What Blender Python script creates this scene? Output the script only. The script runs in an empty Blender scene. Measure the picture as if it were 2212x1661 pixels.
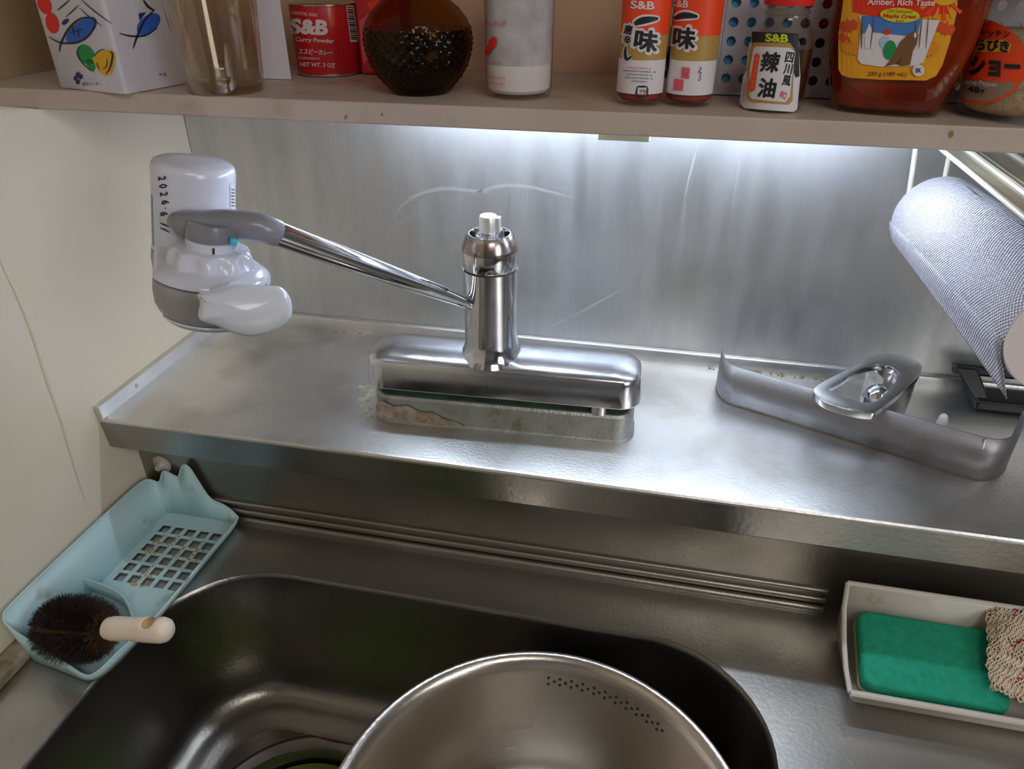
import bpy, bmesh, math, random
from mathutils import Vector, Matrix
random.seed(7)
PI = math.pi
SC = bpy.context.scene
COL = SC.collection

# ------------------------------------------------------------------ camera
# world: X along the splashback, Y into it (splashback at Y=0), Z up, 0 = top of the tap ledge; metres
CAM = Vector((0.514511, -0.7331042, 0.39277339))
CR = Vector((0.977461638, 0.211112736, -0.000399183))
CD = Vector((0.107576623, -0.499709858, -0.859486666))
CF = Vector((-0.181648057, 0.840072301, -0.511158011))
FPX = 1580.0
cd = bpy.data.cameras.new('camera'); co = bpy.data.objects.new('camera', cd); COL.objects.link(co)
m = Matrix.Identity(4)
for i, v in enumerate((CR, -CD, -CF)):
    for j in range(3): m[j][i] = v[j]
m.translation = CAM
co.matrix_world = m
cd.sensor_width = 36; cd.lens = FPX/2212*36; cd.clip_start = .01; cd.clip_end = 50
SC.camera = co
SC.cycles.transparent_max_bounces = 24

# ------------------------------------------------------------------ world, exposure, lights
SC.view_settings.view_transform = 'Standard'; SC.view_settings.look = 'None'
SC.view_settings.exposure = 0.0; SC.view_settings.gamma = 1; SC.view_settings.use_curve_mapping = False
W = bpy.data.worlds.new('world'); SC.world = W; W.use_nodes = True
W.node_tree.nodes['Background'].inputs[0].default_value = (.95, .92, .88, 1)
W.node_tree.nodes['Background'].inputs[1].default_value = .10

def area(name, loc, target, sx, sy, power, color):
    l = bpy.data.lights.new(name, 'AREA'); l.shape = 'RECTANGLE'; l.size = sx; l.size_y = sy
    l.energy = power; l.color = color
    o = bpy.data.objects.new(name, l); COL.objects.link(o); o.location = loc
    o.rotation_euler = (Vector(target)-Vector(loc)).to_track_quat('-Z', 'Y').to_euler()
    return o
area('overhead_fill', (1.0, -1.5, 1.35), (0.6, -.6, -.2), .7, .7, 9.5, (1, .96, .90))  # unseen overhead source, added as room fill
area('right_fill', (2.1, -1.6, .75), (0, -.3, 0), .8, .9, 11.5, (.97, .98, 1))  # no window here: soft unseen fill added from the right
LAMP_E = 92.0

# ------------------------------------------------------------------ helpers
def ray(px, py): return CR*((px-1106)/FPX) + CD*((py-830.5)/FPX) + CF
def on(px, py, axis, val):
    d = ray(px, py); return CAM + d*((val-CAM[axis])/d[axis])
def onz(px, py, z): return on(px, py, 2, z)
def ony(px, py, y): return on(px, py, 1, y)
def dep(px, py, d): return CAM + ray(px, py)*d
def onpl(px, py, P, n):
    d = ray(px, py); return CAM + d*((P-CAM).dot(n)/d.dot(n))
def oncyl(cx, cy, r):
    def f(px, py, off=0.0):
        d = ray(px, py); ox, oy = CAM.x-cx, CAM.y-cy; R = r+off
        a = d.x*d.x+d.y*d.y; b = 2*(ox*d.x+oy*d.y); c = ox*ox+oy*oy-R*R
        D = b*b-4*a*c
        if D < 0: D = 0
        return CAM + d*((-b-math.sqrt(D))/(2*a))
    return f

def new_mat(name):
    m = bpy.data.materials.new(name); m.use_nodes = True
    nt = m.node_tree; return m, nt, nt.nodes['Principled BSDF']
def col4(c): return (c[0], c[1], c[2], 1)
def srgb(r, g, b):
    f = lambda v: (v/255/12.92) if v/255 <= .04045 else ((v/255+.055)/1.055)**2.4
    return (f(r), f(g), f(b))
def mat(name, color, rough=.5, metal=0, var=None, vscale=20, stretch=(1, 1, 1), rvar=0, bump=0, bscale=200, bstretch=None, coat=0, spec=.5, var2=None, v2scale=5, v2pos=(.5, .7), sss=0):
    m, nt, b = new_mat(name); N = nt.nodes; L = nt.links
    b.inputs['Roughness'].default_value = rough; b.inputs['Metallic'].default_value = metal
    b.inputs['Specular IOR Level'].default_value = spec
    b.inputs['Coat Weight'].default_value = coat
    b.inputs['Coat Roughness'].default_value = .08
    if sss:
        b.inputs['Subsurface Weight'].default_value = sss; b.inputs['Subsurface Scale'].default_value = .004
    b.inputs['Base Color'].default_value = col4(color)
    tc = N.new('ShaderNodeTexCoord')
    def noise(scale, st, detail=5):
        mp = N.new('ShaderNodeMapping'); mp.inputs['Scale'].default_value = st
        L.new(tc.outputs['Object'], mp.inputs[0])
        n = N.new('ShaderNodeTexNoise'); n.inputs['Scale'].default_value = scale; n.inputs['Detail'].default_value = detail
        L.new(mp.outputs[0], n.inputs['Vector']); return n
    last = None
    if var:
        n = noise(vscale, stretch)
        r = N.new('ShaderNodeValToRGB'); r.color_ramp.elements[0].position = .35; r.color_ramp.elements[1].position = .68
        r.color_ramp.elements[0].color = col4(color); r.color_ramp.elements[1].color = col4(var)
        L.new(n.outputs[0], r.inputs[0]); L.new(r.outputs[0], b.inputs['Base Color']); last = r.outputs[0]
        if rvar:
            mr = N.new('ShaderNodeMapRange'); mr.inputs[1].default_value = .3; mr.inputs[2].default_value = .7
            mr.inputs[3].default_value = max(.02, rough-rvar); mr.inputs[4].default_value = rough+rvar
            L.new(n.outputs[0], mr.inputs[0]); L.new(mr.outputs[0], b.inputs['Roughness'])
    if var2:
        n2 = noise(v2scale, (1, 1, 1), 8)
        r2 = N.new('ShaderNodeValToRGB'); r2.color_ramp.elements[0].position = v2pos[0]; r2.color_ramp.elements[1].position = v2pos[1]
        L.new(n2.outputs[0], r2.inputs[0])
        mx = N.new('ShaderNodeMix'); mx.data_type = 'RGBA'
        L.new(r2.outputs[0], mx.inputs[0])
        if last: L.new(last, mx.inputs[6])
        else: mx.inputs[6].default_value = col4(color)
        mx.inputs[7].default_value = col4(var2); L.new(mx.outputs[2], b.inputs['Base Color'])
    if bump:
        nb = noise(bscale, bstretch or (1, 1, 1), 4)
        bp = N.new('ShaderNodeBump'); bp.inputs['Strength'].default_value = bump; bp.inputs['Distance'].default_value = .002
        L.new(nb.outputs[0], bp.inputs['Height']); L.new(bp.outputs[0], b.inputs['Normal'])
    return m
def glass_thin(name, tint, rough=.03, refl=1.0, f0=.045):
    m, nt, b = new_mat(name); N = nt.nodes; L = nt.links
    N.remove(b); out = [n for n in N if n.type == 'OUTPUT_MATERIAL'][0]
    t = N.new('ShaderNodeBsdfTransparent'); t.inputs[0].default_value = col4(tint)
    g = N.new('ShaderNodeBsdfGlossy'); g.inputs['Roughness'].default_value = rough; g.inputs[0].default_value = (refl, refl, refl, 1)
    lw = N.new('ShaderNodeLayerWeight'); lw.inputs[0].default_value = .5
    pw = N.new('ShaderNodeMath'); pw.operation = 'POWER'; pw.inputs[1].default_value = 4; L.new(lw.outputs['Facing'], pw.inputs[0])
    f = N.new('ShaderNodeMath'); f.operation = 'MULTIPLY_ADD'; f.inputs[1].default_value = .70; f.inputs[2].default_value = f0; L.new(pw.outputs[0], f.inputs[0])
    mx = N.new('ShaderNodeMixShader'); L.new(f.outputs[0], mx.inputs[0]); L.new(t.outputs[0], mx.inputs[1]); L.new(g.outputs[0], mx.inputs[2])
    L.new(mx.outputs[0], out.inputs[0]); return m
def glass_solid(name, color, rough=.02, ior=1.48):
    m, nt, b = new_mat(name)
    b.inputs['Base Color'].default_value = col4(color); b.inputs['Transmission Weight'].default_value = 1
    b.inputs['Roughness'].default_value = rough; b.inputs['IOR'].default_value = ior; return m
def emis(name, color, s):
    m, nt, b = new_mat(name); b.inputs['Base Color'].default_value = (.8, .8, .8, 1)
    b.inputs['Emission Color'].default_value = col4(color); b.inputs['Emission Strength'].default_value = s; return m

def thing(name, label, cat, loc=(0, 0, 0), rot=(0, 0, 0), group=None):
    o = bpy.data.objects.new(name, None); COL.objects.link(o); o.location = loc; o.rotation_euler = rot
    o.empty_display_size = .01
    o['label'] = label; o['category'] = cat
    if group: o['group'] = group
    return o
def tag(o, label=None, cat=None, group=None, kind=None):
    for k, v in (('label', label), ('category', cat), ('group', group), ('kind', kind)):
        if v: o[k] = v
    return o
def mk(name, V, F, m, parent=None, smooth=True, bevel=0, segs=2, sub=0, solid=0, auto=40, recalc=True, world=True):
    """mesh object from vertices given in world coordinates; its parent Empty may sit anywhere (un-rotated)"""
    me = bpy.data.meshes.new(name)
    org = Vector((0, 0, 0)); q = parent
    while q is not None: org = org+Vector(q.location); q = q.parent
    me.from_pydata([tuple(Vector(v)-org) for v in V], [], F)
    if recalc:
        bm = bmesh.new(); bm.from_mesh(me); bmesh.ops.recalc_face_normals(bm, faces=bm.faces); bm.to_mesh(me); bm.free()
    if m: me.materials.append(m)
    for p in me.polygons: p.use_smooth = smooth
    o = bpy.data.objects.new(name, me); COL.objects.link(o)
    if parent: o.parent = parent
    if solid:
        s = o.modifiers.new('s', 'SOLIDIFY'); s.thickness = solid; s.offset = 0
    if bevel:
        b = o.modifiers.new('b', 'BEVEL'); b.width = bevel; b.segments = segs; b.limit_method = 'ANGLE'; b.angle_limit = math.radians(35)
        b.harden_normals = False
    if sub:
        s = o.modifiers.new('u', 'SUBSURF'); s.levels = sub; s.render_levels = sub
    if smooth:
        try:
            me.set_sharp_from_angle(angle=math.radians(auto))
        except Exception: pass
    return o
def merge(*parts):
    V, F = [], []
    for v, f in parts:
        k = len(V); V += list(v); F += [tuple(i+k for i in q) for q in f]
    return V, F
def boxg(x0, x1, y0, y1, z0, z1):
    V = [(x, y, z) for z in (z0, z1) for y in (y0, y1) for x in (x0, x1)]
    F = [(0, 2, 3, 1), (4, 5, 7, 6), (0, 1, 5, 4), (2, 6, 7, 3), (0, 4, 6, 2), (1, 3, 7, 5)]
    return V, F
def obox(P, ax, ay, az, hx, hy, hz):
    V = [P+ax*(sx*hx)+ay*(sy*hy)+az*(sz*hz) for sz in (-1, 1) for sy in (-1, 1) for sx in (-1, 1)]
    return V, boxg(0, 1, 0, 1, 0, 1)[1]
def frame(axis, ref=None):
    u = Vector(axis).normalized(); r = Vector(ref) if ref else (Vector((0, 0, 1)) if abs(u.z) < .9 else Vector((1, 0, 0)))
    a = (r-u*r.dot(u)).normalized(); b = u.cross(a); return a, b, u
def loft(rings, cap0=True, cap1=True, closed=True):
    V = []; F = []; n = len(rings[0])
    for r in rings: V += [tuple(p) for p in r]
    for k in range(len(rings)-1):
        for i in range(n if closed else n-1):
            j = (i+1) % n; F.append((k*n+i, k*n+j, (k+1)*n+j, (k+1)*n+i))
    if cap0: F.append(tuple(range(n-1, -1, -1)))
    if cap1: F.append(tuple(range((len(rings)-1)*n, len(rings)*n)))
    return V, F
def ring(P, a, b, ra, rb=None, n=32):
    rb = ra if rb is None else rb
    return [Vector(P)+a*(ra*math.cos(2*PI*i/n))+b*(rb*math.sin(2*PI*i/n)) for i in range(n)]
def lathe(P, axis, prof, n=40, cap0=True, cap1=True):
    a, b, u = frame(axis); P = Vector(P)
    return loft([ring(P+u*h, a, b, max(r, 1e-5), n=n) for r, h in prof], cap0, cap1)
def tube(pts, rad, n=16, rb=None, ref=None):
    pts = [Vector(p) for p in pts]; R = []
    if not isinstance(rad, (list, tuple)): rad = [rad]*len(pts)
    pa = None
    for i, p in enumerate(pts):
        t = (pts[min(i+1, len(pts)-1)]-pts[max(i-1, 0)]).normalized()
        if pa is None: a, b, _ = frame(t, ref)
        else:
            a = (pa-t*pa.dot(t)).normalized(); b = t.cross(a)
        pa = a
        R.append(ring(p, a, b, rad[i], (rb[i] if rb else rad[i]), n))
    return loft(R)
def catmull(P, k=6, closed=False):
    P = [Vector(p) for p in P]; n = len(P); out = []
    for i in range(n if closed else n-1):
        g = lambda j: P[j % n] if closed else P[max(0, min(n-1, j))]
        p0, p1, p2, p3 = g(i-1), g(i), g(i+1), g(i+2)
        for s in range(k):
            t = s/k
            out.append(.5*((2*p1)+(p2-p0)*t+(2*p0-5*p1+4*p2-p3)*t*t+(3*p1-p0-3*p2+p3)*t**3))
    if not closed: out.append(P[-1])
    return out
def rrect(cx, cy, hx, hy, r, z, n=8):
    r = min(r, hx-1e-5, hy-1e-5); o = []
    for k, (sx, sy) in enumerate(((1, 1), (-1, 1), (-1, -1), (1, -1))):
        for i in range(n+1):
            a = PI/2*k + PI/2*i/n
            o.append(Vector((cx+sx*(hx-r)+r*math.cos(a), cy+sy*(hy-r)+r*math.sin(a), z)))
    return o
def prism(poly, ext):
    e = Vector(ext); return loft([poly, [Vector(p)+e for p in poly]])
def fill_holes(loops, mapf=None):
    """planar fill of outer loop + holes (lists of Vector)"""
    bm = bmesh.new(); E = []
    for lp in loops:
        vs = [bm.verts.new(p) for p in lp]
        E += [bm.edges.new((vs[i], vs[(i+1) % len(vs)])) for i in range(len(vs))]
    bmesh.ops.triangle_fill(bm, use_beauty=True, edges=E)
    bm.verts.index_update()
    V = [v.co.copy() for v in bm.verts]; F = [tuple(v.index for v in f.verts) for f in bm.faces]; bm.free()
    return V, F
def hole_panel(x0, x1, z0, z1, cols, rows, hole, sides=8, bx=0, bz=0):
    """panel in (u,v) with cols x rows holes inside margin bx,bz; returns 2-D verts, faces"""
    V, F = [], []
    def quad(a, b, c, d):
        k = len(V); V.extend([a, b, c, d]); F.append((k, k+1, k+2, k+3))
    gx0, gx1, gz0, gz1 = x0+bx, x1-bx, z0+bz, z1-bz
    if bx: quad((x0, z0), (gx0, z0), (gx0, z1), (x0, z1)); quad((gx1, z0), (x1, z0), (x1, z1), (gx1, z1))
    if bz: quad((gx0, z0), (gx1, z0), (gx1, gz0), (gx0, gz0)); quad((gx0, gz1), (gx1, gz1), (gx1, z1), (gx0, z1))
    dx = (gx1-gx0)/cols; dz = (gz1-gz0)/rows
    for i in range(cols):
        for j in range(rows):
            cx = gx0+(i+.5)*dx; cz = gz0+(j+.5)*dz
            k = len(V)
            for q in range(8):
                a = PI/4*q
                c, s = math.cos(a), math.sin(a); mm = max(abs(c), abs(s))
                V.append((cx+c/mm*dx/2, cz+s/mm*dz/2))
            for q in range(8):
                a = PI/4*q; c, s = math.cos(a), math.sin(a)
                if sides == 4:
                    mm = max(abs(c), abs(s)); c, s = c/mm*.93, s/mm*.93
                V.append((cx+c*hole/2*(1 if sides == 4 else 1), cz+s*hole/2))
            for q in range(8):
                p = (q+1) % 8; F.append((k+q, k+p, k+8+p, k+8+q))
    return V, F
def weld(o, d=1e-5):
    bm = bmesh.new(); bm.from_mesh(o.data); bmesh.ops.remove_doubles(bm, verts=bm.verts, dist=d)
    bmesh.ops.recalc_face_normals(bm, faces=bm.faces); bm.to_mesh(o.data); bm.free(); return o

# flat print: polygons / lettering laid on a real surface f(px,py,off)->point
def print_poly(name, pts, surf, m, parent, off=.0003, step=12):
    bm = bmesh.new(); vs = [bm.verts.new((p[0], p[1], 0)) for p in pts]; f = bm.faces.new(vs)
    bmesh.ops.triangulate(bm, faces=[f])
    return _print(name, bm, surf, m, parent, off, step)
def _print(name, bm, surf, m, parent, off, step):
    if step and bm.verts:
        xs = [v.co.x for v in bm.verts]; ys = [v.co.y for v in bm.verts]
        x = min(xs)+step
        while x < max(xs):
            bmesh.ops.bisect_plane(bm, geom=bm.verts[:]+bm.edges[:]+bm.faces[:], plane_co=(x, 0, 0), plane_no=(1, 0, 0)); x += step
    bm.verts.index_update()
    V = [surf(v.co.x, v.co.y, off) for v in bm.verts]; F = [tuple(v.index for v in f.verts) for f in bm.faces]; bm.free()
    return mk(name, V, F, m, parent, smooth=False, recalc=False)
def text_bm(s, bold=0.0):
    cjk = any(ord(ch) > 0x2000 for ch in s)
    if cjk and bold:
        b0 = text_bm(s, 0.0); src = [v.co.copy() for v in b0.verts]; fc = [[v.index for v in f.verts] for f in b0.faces] if b0.verts.index_update() is None else []
        k = bold*1.3/ (1 if len(s) == 1 else 1); n = len(s) if len(s) > 1 else 1
        for q in range(10):
            a = 2*PI*q/10; dx, dy = k*math.cos(a)/n, k*math.sin(a)
            vs = [b0.verts.new((p.x+dx, p.y+dy, 0)) for p in src]
            for f in fc: b0.faces.new([vs[i] for i in f])
        return b0
    c = bpy.data.curves.new('t', 'FONT'); c.body = s; c.size = 1; c.offset = bold; c.resolution_u = 3
    c.align_x = 'CENTER'; c.align_y = 'CENTER'
    o = bpy.data.objects.new('t', c); COL.objects.link(o)
    dg = bpy.context.evaluated_depsgraph_get(); me = bpy.data.meshes.new_from_object(o.evaluated_get(dg))
    bm = bmesh.new(); bm.from_mesh(me)
    bpy.data.objects.remove(o); bpy.data.curves.remove(c); bpy.data.meshes.remove(me)
    if bm.verts:
        xs = [v.co.x for v in bm.verts]; ys = [v.co.y for v in bm.verts]
        cx, cy = (min(xs)+max(xs))/2, (min(ys)+max(ys))/2; w, h = max(xs)-min(xs), max(ys)-min(ys)
        for v in bm.verts: v.co = Vector(((v.co.x-cx)/max(w, 1e-6), (v.co.y-cy)/max(h, 1e-6), 0))
    return bm
def print_text(name, s, cx, cy, w, h, surf, m, parent, rot=0, bold=0.0, off=.0005, shear=0, step=14):
    """lettering of width w, height h centred at (cx,cy) on the surface; rot in degrees clockwise"""
    bm = text_bm(s, bold); a = math.radians(rot)
    for v in bm.verts:
        x, y = v.co.x*w+shear*v.co.y*h, -v.co.y*h
        v.co = Vector((cx+x*math.cos(a)-y*math.sin(a), cy+x*math.sin(a)+y*math.cos(a), 0))
    return _print(name, bm, surf, m, parent, off, step)
def stroke(pts, w):
    """polygon outline of a tapered brush stroke through 2-D pts"""
    P = [Vector((p[0], p[1], 0)) for p in pts]; P = catmull(P, 5); L, R = [], []; n = len(P)
    for i, p in enumerate(P):
        t = (P[min(i+1, n-1)]-P[max(i-1, 0)]); t.normalize(); nn = Vector((-t.y, t.x, 0)); k = w/2*(.25+.75*math.sin(PI*min(1, max(0, (i+.6)/(n)))))
        L.append(p+nn*k); R.append(p-nn*k)
    return [(v.x, v.y) for v in L+R[::-1]]
def ell(cx, cy, rx, ry, rot=0, n=20):
    a = math.radians(rot)
    return [(cx+rx*math.cos(t)*math.cos(a)-ry*math.sin(t)*math.sin(a), cy+rx*math.cos(t)*math.sin(a)+ry*math.sin(t)*math.cos(a)) for t in [2*PI*i/n for i in range(n)]]

# ------------------------------------------------------------------ materials
def steel(name, base=(.56, .555, .54), rough=.34, stretch=(1, 1, 8), vs=14, dirt=(.36, .33, .28), dpos=(.55, .85), dscale=6, rvar=.07):
    m = mat(name, base, rough, 1, var=tuple(c*.86 for c in base), vscale=vs, stretch=stretch, rvar=rvar, var2=dirt, v2scale=dscale, v2pos=dpos, bump=.10, bscale=260, bstretch=stretch)
    return m
M_splash = steel('splash_steel', (.68, .68, .68), .46, (5, 1, .7), 9, dirt=(.42, .42, .36))
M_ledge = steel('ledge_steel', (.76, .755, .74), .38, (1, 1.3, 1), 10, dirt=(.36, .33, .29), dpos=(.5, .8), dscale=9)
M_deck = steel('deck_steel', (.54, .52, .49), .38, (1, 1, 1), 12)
M_front_shaded = steel('shaded_front_steel', (.39, .385, .37), .33, (1, 1, 1), 10, dirt=(.31, .30, .27), dpos=(.4, .8))  # same steel as the ledge top, with the face's shade put into the colour
M_recess_shaded = steel('shaded_recess_steel', (.34, .315, .275), .36, (1, 1, 1), 12, dirt=(.22, .19, .15))  # counter steel darkened and browned in colour for the shade under the ledge
M_sink_shaded = steel('shaded_sink_steel', (.27, .25, .225), .32, (1, 1, 1), 8, dirt=(.18, .16, .13))  # counter steel again; the basin's dark reflections are put into the base colour
M_bowl = steel('bowl_steel', (.62, .57, .51), .24, (1, 1, 6), 8, dirt=(.46, .42, .36), rvar=.04)
M_band = steel('band_steel', (.34, .335, .35), .50, (1, 1, 1), 30, dirt=(.26, .23, .22), dscale=30)
M_chrome = mat('chrome', (.72, .74, .78), .09, 1, var=(.6, .62, .66), vscale=60, rvar=.04)
M_chrome_dull = mat('dull_chrome', (.62, .62, .64), .22, 1, var=(.42, .38, .34), vscale=70, rvar=.08)
M_plate = mat('corroded_plate', (.42, .43, .40), .45, .8, var=(.30, .31, .28), vscale=40, var2=(.24, .16, .09), v2scale=44, v2pos=(.62, .70), bump=.3, bscale=300)
M_verd = mat('verdigris', (.006, .012, .009), .7, 0, var=(.01, .07, .035), vscale=38, bump=.4)
M_wall = mat('cream_wall', srgb(226, 213, 192), .42, 0, var=srgb(218, 205, 183), vscale=5, var2=srgb(196, 180, 140), v2scale=9, v2pos=(.66, .8), bump=.05)
M_room = mat('room_paint', (.36, .36, .36), .8)
M_floor = mat('floor_wood', (.10, .08, .065), .6)
M_shelf = mat('shelf_paint', srgb(196, 180, 168), .5, 0, var=srgb(186, 170, 158), vscale=12, var2=srgb(168, 148, 130), v2scale=25, v2pos=(.6, .75), bump=.08)
M_ply = mat('shelf_back_board', srgb(206, 168, 140), .6, 0, var=srgb(196, 156, 128), vscale=6)
M_side = mat('cabinet_side', srgb(168, 146, 112), .55, 0, var=srgb(150, 128, 98), vscale=7)
M_stain = mat('brown_stain', (.3, .16, .06), .6)
M_crack = mat('yellow_crack', srgb(206, 192, 156), .6)
M_caulk = mat('dirty_caulk', srgb(170, 160, 140), .8, 0, var=srgb(120, 100, 76), vscale=70, bump=.6, bscale=180)
M_white = mat('white_plastic', srgb(218, 220, 228), .22, 0, coat=.3, var=srgb(212, 214, 222), vscale=20)
M_filt = mat('filter_white', srgb(214, 216, 230), .25, 0, coat=.4)
M_grey = mat('grey_plastic', srgb(138, 138, 148), .3, 0, var=srgb(128, 126, 132), vscale=30, coat=.2)
M_grey2 = mat('bowl_grey_plastic', srgb(160, 158, 160), .35, 0, var=srgb(150, 146, 140), vscale=20, coat=.2)
M_dkgrey = mat('dark_gap', (.05, .05, .055), .6)
M_black = mat('black_plastic', (.008, .009, .011), .4)
M_cyan = mat('cyan_plastic', srgb(60, 190, 225), .35)
M_ink = mat('black_ink', (.012, .014, .03), .6)
M_paper = None
M_wire = mat('coated_wire', srgb(226, 222, 204), .35)
M_cream = mat('cream_enamel', srgb(206, 200, 178), .28, 0, coat=.4, var=srgb(196, 188, 166), vscale=14)
M_caddy = mat('aqua_plastic', srgb(178, 210, 214), .38, 0, var=srgb(188, 216, 218), vscale=26, var2=srgb(140, 150, 120), v2scale=34, v2pos=(.62, .78), sss=.3)
M_rust = mat('rust_crust', srgb(190, 130, 50), .8)
M_bris = mat('dark_bristle', (.012, .008, .007), .6, 0, var=(.035, .018, .012), vscale=90)
M_bris2 = mat('brown_bristle', (.11, .05, .022), .6)
M_handle = mat('ivory_plastic', srgb(238, 222, 202), .38, 0, sss=.3)
M_tan = mat('tan_hollow', srgb(190, 150, 100), .6)
M_sponge = mat('green_sponge', srgb(26, 160, 125), .85, 0, var=srgb(18, 145, 112), vscale=160, bump=.5, bscale=900)
M_scour = mat('yellow_scourer', srgb(208, 186, 120), .95, 0, bump=.5, bscale=900)
M_tray = mat('sponge_tray_plastic', srgb(214, 208, 200), .35, 0, var=srgb(206, 198, 186), vscale=20, var2=srgb(165, 130, 85), v2scale=26, v2pos=(.62, .75))
M_lid = mat('green_strainer', (.13, .20, .02), .45)
M_red = mat('curry_red', srgb(196, 22, 34), .35, 0, coat=.3)
M_prt_w = mat('print_white', srgb(225, 215, 215), .5)
M_prt_k = mat('print_black', (.012, .012, .02), .5)
M_prt_blue = mat('print_blue', srgb(40, 95, 190), .5)
M_prt_navy = mat('print_navy', srgb(20, 40, 100), .5)
M_prt_red = mat('print_red', srgb(222, 40, 30), .5)
M_prt_green = mat('print_green', srgb(30, 140, 70), .5)
M_prt_yel = mat('print_yellow', srgb(225, 170, 30), .5)
M_prt_oran = mat('print_orange', srgb(242, 70, 22), .45)
M_prt_gold = mat('print_gold', srgb(178, 142, 72), .4)
M_prt_pink = mat('print_pink', srgb(225, 90, 105), .5)
M_prt_lime = mat('print_lime', srgb(200, 205, 40), .5)
M_prt_brown = mat('print_brown', srgb(110, 66, 34), .5)
M_prt_sky = mat('print_sky', srgb(70, 120, 190), .5)
M_prt_ltblue = mat('print_pale_blue', srgb(170, 190, 215), .5)
M_label_w = mat('label_white', srgb(222, 216, 220), .4, 0, coat=.2)
M_carton = mat('carton_board', srgb(214, 208, 216), .3, 0, coat=.4)
M_tin = mat('tin_rim', (.65, .62, .55), .25, 1)
M_gl = glass_thin('clear_glass', (.97, .97, .96), .03, .7)
M_gl_smoke = glass_thin('smoky_glass', (.88, .85, .80))
M_gl_amber = glass_thin('amber_glass', (.60, .40, .15), .06, .35)
M_tumbler = glass_solid('tumbler_glass', (.90, .87, .80))
M_soy = mat('dark_soy', (.006, .006, .008), .2, 0, coat=.2)
M_salt = mat('salt_grains', srgb(222, 214, 214), .9, 0, bump=.3, bscale=700)
M_salt2 = mat('salt_dust', srgb(205, 198, 202), .85, 0, var=srgb(176, 166, 168), vscale=60)
M_chili = mat('chili_powder', srgb(150, 52, 34), .9, 0, var=srgb(120, 34, 22), vscale=240, bump=.4, bscale=900)
M_rayu = mat('chili_oil', (.05, .018, .01), .1, 0, coat=.7)
M_syrup = glass_solid('maple_syrup', (.78, .22, .03), .05, 1.2)
M_pepper = mat('coarse_pepper', srgb(196, 168, 132), .9, 0, var=srgb(166, 138, 106), vscale=260, bump=.4, bscale=800)
M_basket = mat('basket_plastic', srgb(206, 204, 216), .4)
M_lab_yel = mat('maple_label_amber', srgb(226, 150, 22), .4, 0, var=srgb(234, 170, 30), vscale=20)
M_lab_red = mat('maple_label_red', srgb(226, 46, 22), .4)
M_leaf = mat('maple_leaf_orange', srgb(214, 74, 20), .45)
M_leaf2 = mat('maple_leaf_gold', srgb(222, 140, 20), .45)
M_hazel = mat('printed_horse_brown', srgb(120, 82, 50), .5)
M_lampbody = mat('lamp_body', srgb(225, 222, 200), .4)
M_tube = emis('lamp_tube', (.68, .80, 1.0), LAMP_E)
M_net_y = mat('net_yarn', srgb(232, 216, 192), .95, 0, var=srgb(214, 194, 168), vscale=160, bump=.4, bscale=600)
M_net_r = mat('red_yarn', srgb(176, 50, 70), .95)
M_bluebox = mat('blue_pack', srgb(110, 195, 235), .5)
M_ceil = mat('ceiling_paint', (.6, .58, .54), .8)

def structure(o): o['kind'] = 'structure'; return o

# ------------------------------------------------------------------ the room
XW = -.007                      # face of the left wall
_p, _q = on(0, 229, 0, XW), on(-90, 224, 0, XW); WY1, WZ1, WY2, WZ2 = _p.y, _p.z, _q.y, _q.z
wl = structure(mk('wall_left', *merge(loft([[Vector((x, y, z)) for y, z in ((.1, -.95), (.1, .2785), (-.1905, .2785), (-.1912, .2790), (WY1, WZ1), (WY2, WZ2), (-2.6, WZ2), (-2.6, -.95))] for x in (XW-.16, XW)]), boxg(XW-.16, XW-.073, -2.6, .1, .2785, 1.4)), M_wall, smooth=False))
sp = structure(mk('wall_back', *boxg(XW-.073, 2.3, .004, .1, -.95, 1.4), M_room, smooth=False))
structure(mk('wall_right', *boxg(2.3, 2.38, -2.6, .1, -.95, 1.4), M_room, smooth=False))
structure(mk('wall_front', *boxg(XW-.16, 2.38, -2.68, -2.6, -.95, 1.4), M_room, smooth=False))
structure(mk('floor', *boxg(XW-.16, 2.38, -2.68, .1, -1.0, -.95), M_floor, smooth=False))
structure(mk('ceiling', *boxg(XW-.16, 2.38, -2.68, .1, 1.4, 1.45), M_ceil, smooth=False))
# the thin yellow crack line running down the left wall
wsurf = lambda px, py, off=0: on(px, py, 0, XW+off)
cr = print_poly('crack', stroke([(-40, 480), (12, 590), (45, 660), (75, 740), (100, 820), (130, 905), (150, 975), (170, 1040), (186, 1085)], 5), wsurf, M_crack, wl, .0003, 0)
cr['kind'] = 'stuff'
# splashback sheet, ledge, recessed wall, deck and sink = the counter
splash = tag(mk('splashback', *boxg(XW+.001, 1.3, .0, .004, 0.0, .262), M_splash, smooth=False), 'brushed stainless steel splashback sheet lit from above behind the tap', 'splashback')
M_smear = mat('water_smear', (.66, .66, .655), .53, 1)
ssf = lambda px, py, off=0: ony(px, py, -off)
for pts, w in (([(850, 470), (885, 430), (950, 408), (1020, 412), (1060, 416)], 9), ([(1020, 420), (1080, 402), (1150, 405), (1240, 428)], 8), ([(1160, 720), (1260, 670), (1370, 610)], 5), ([(1505, 322), (1492, 370), (1478, 430)], 4), ([(800, 520), (860, 480), (930, 450)], 5), ([(1600, 330), (1590, 400), (1578, 470)], 3)):
    print_poly('water_smear', stroke(pts, w), ssf, M_smear, splash, .0002, 0)['kind'] = 'stuff'
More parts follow.
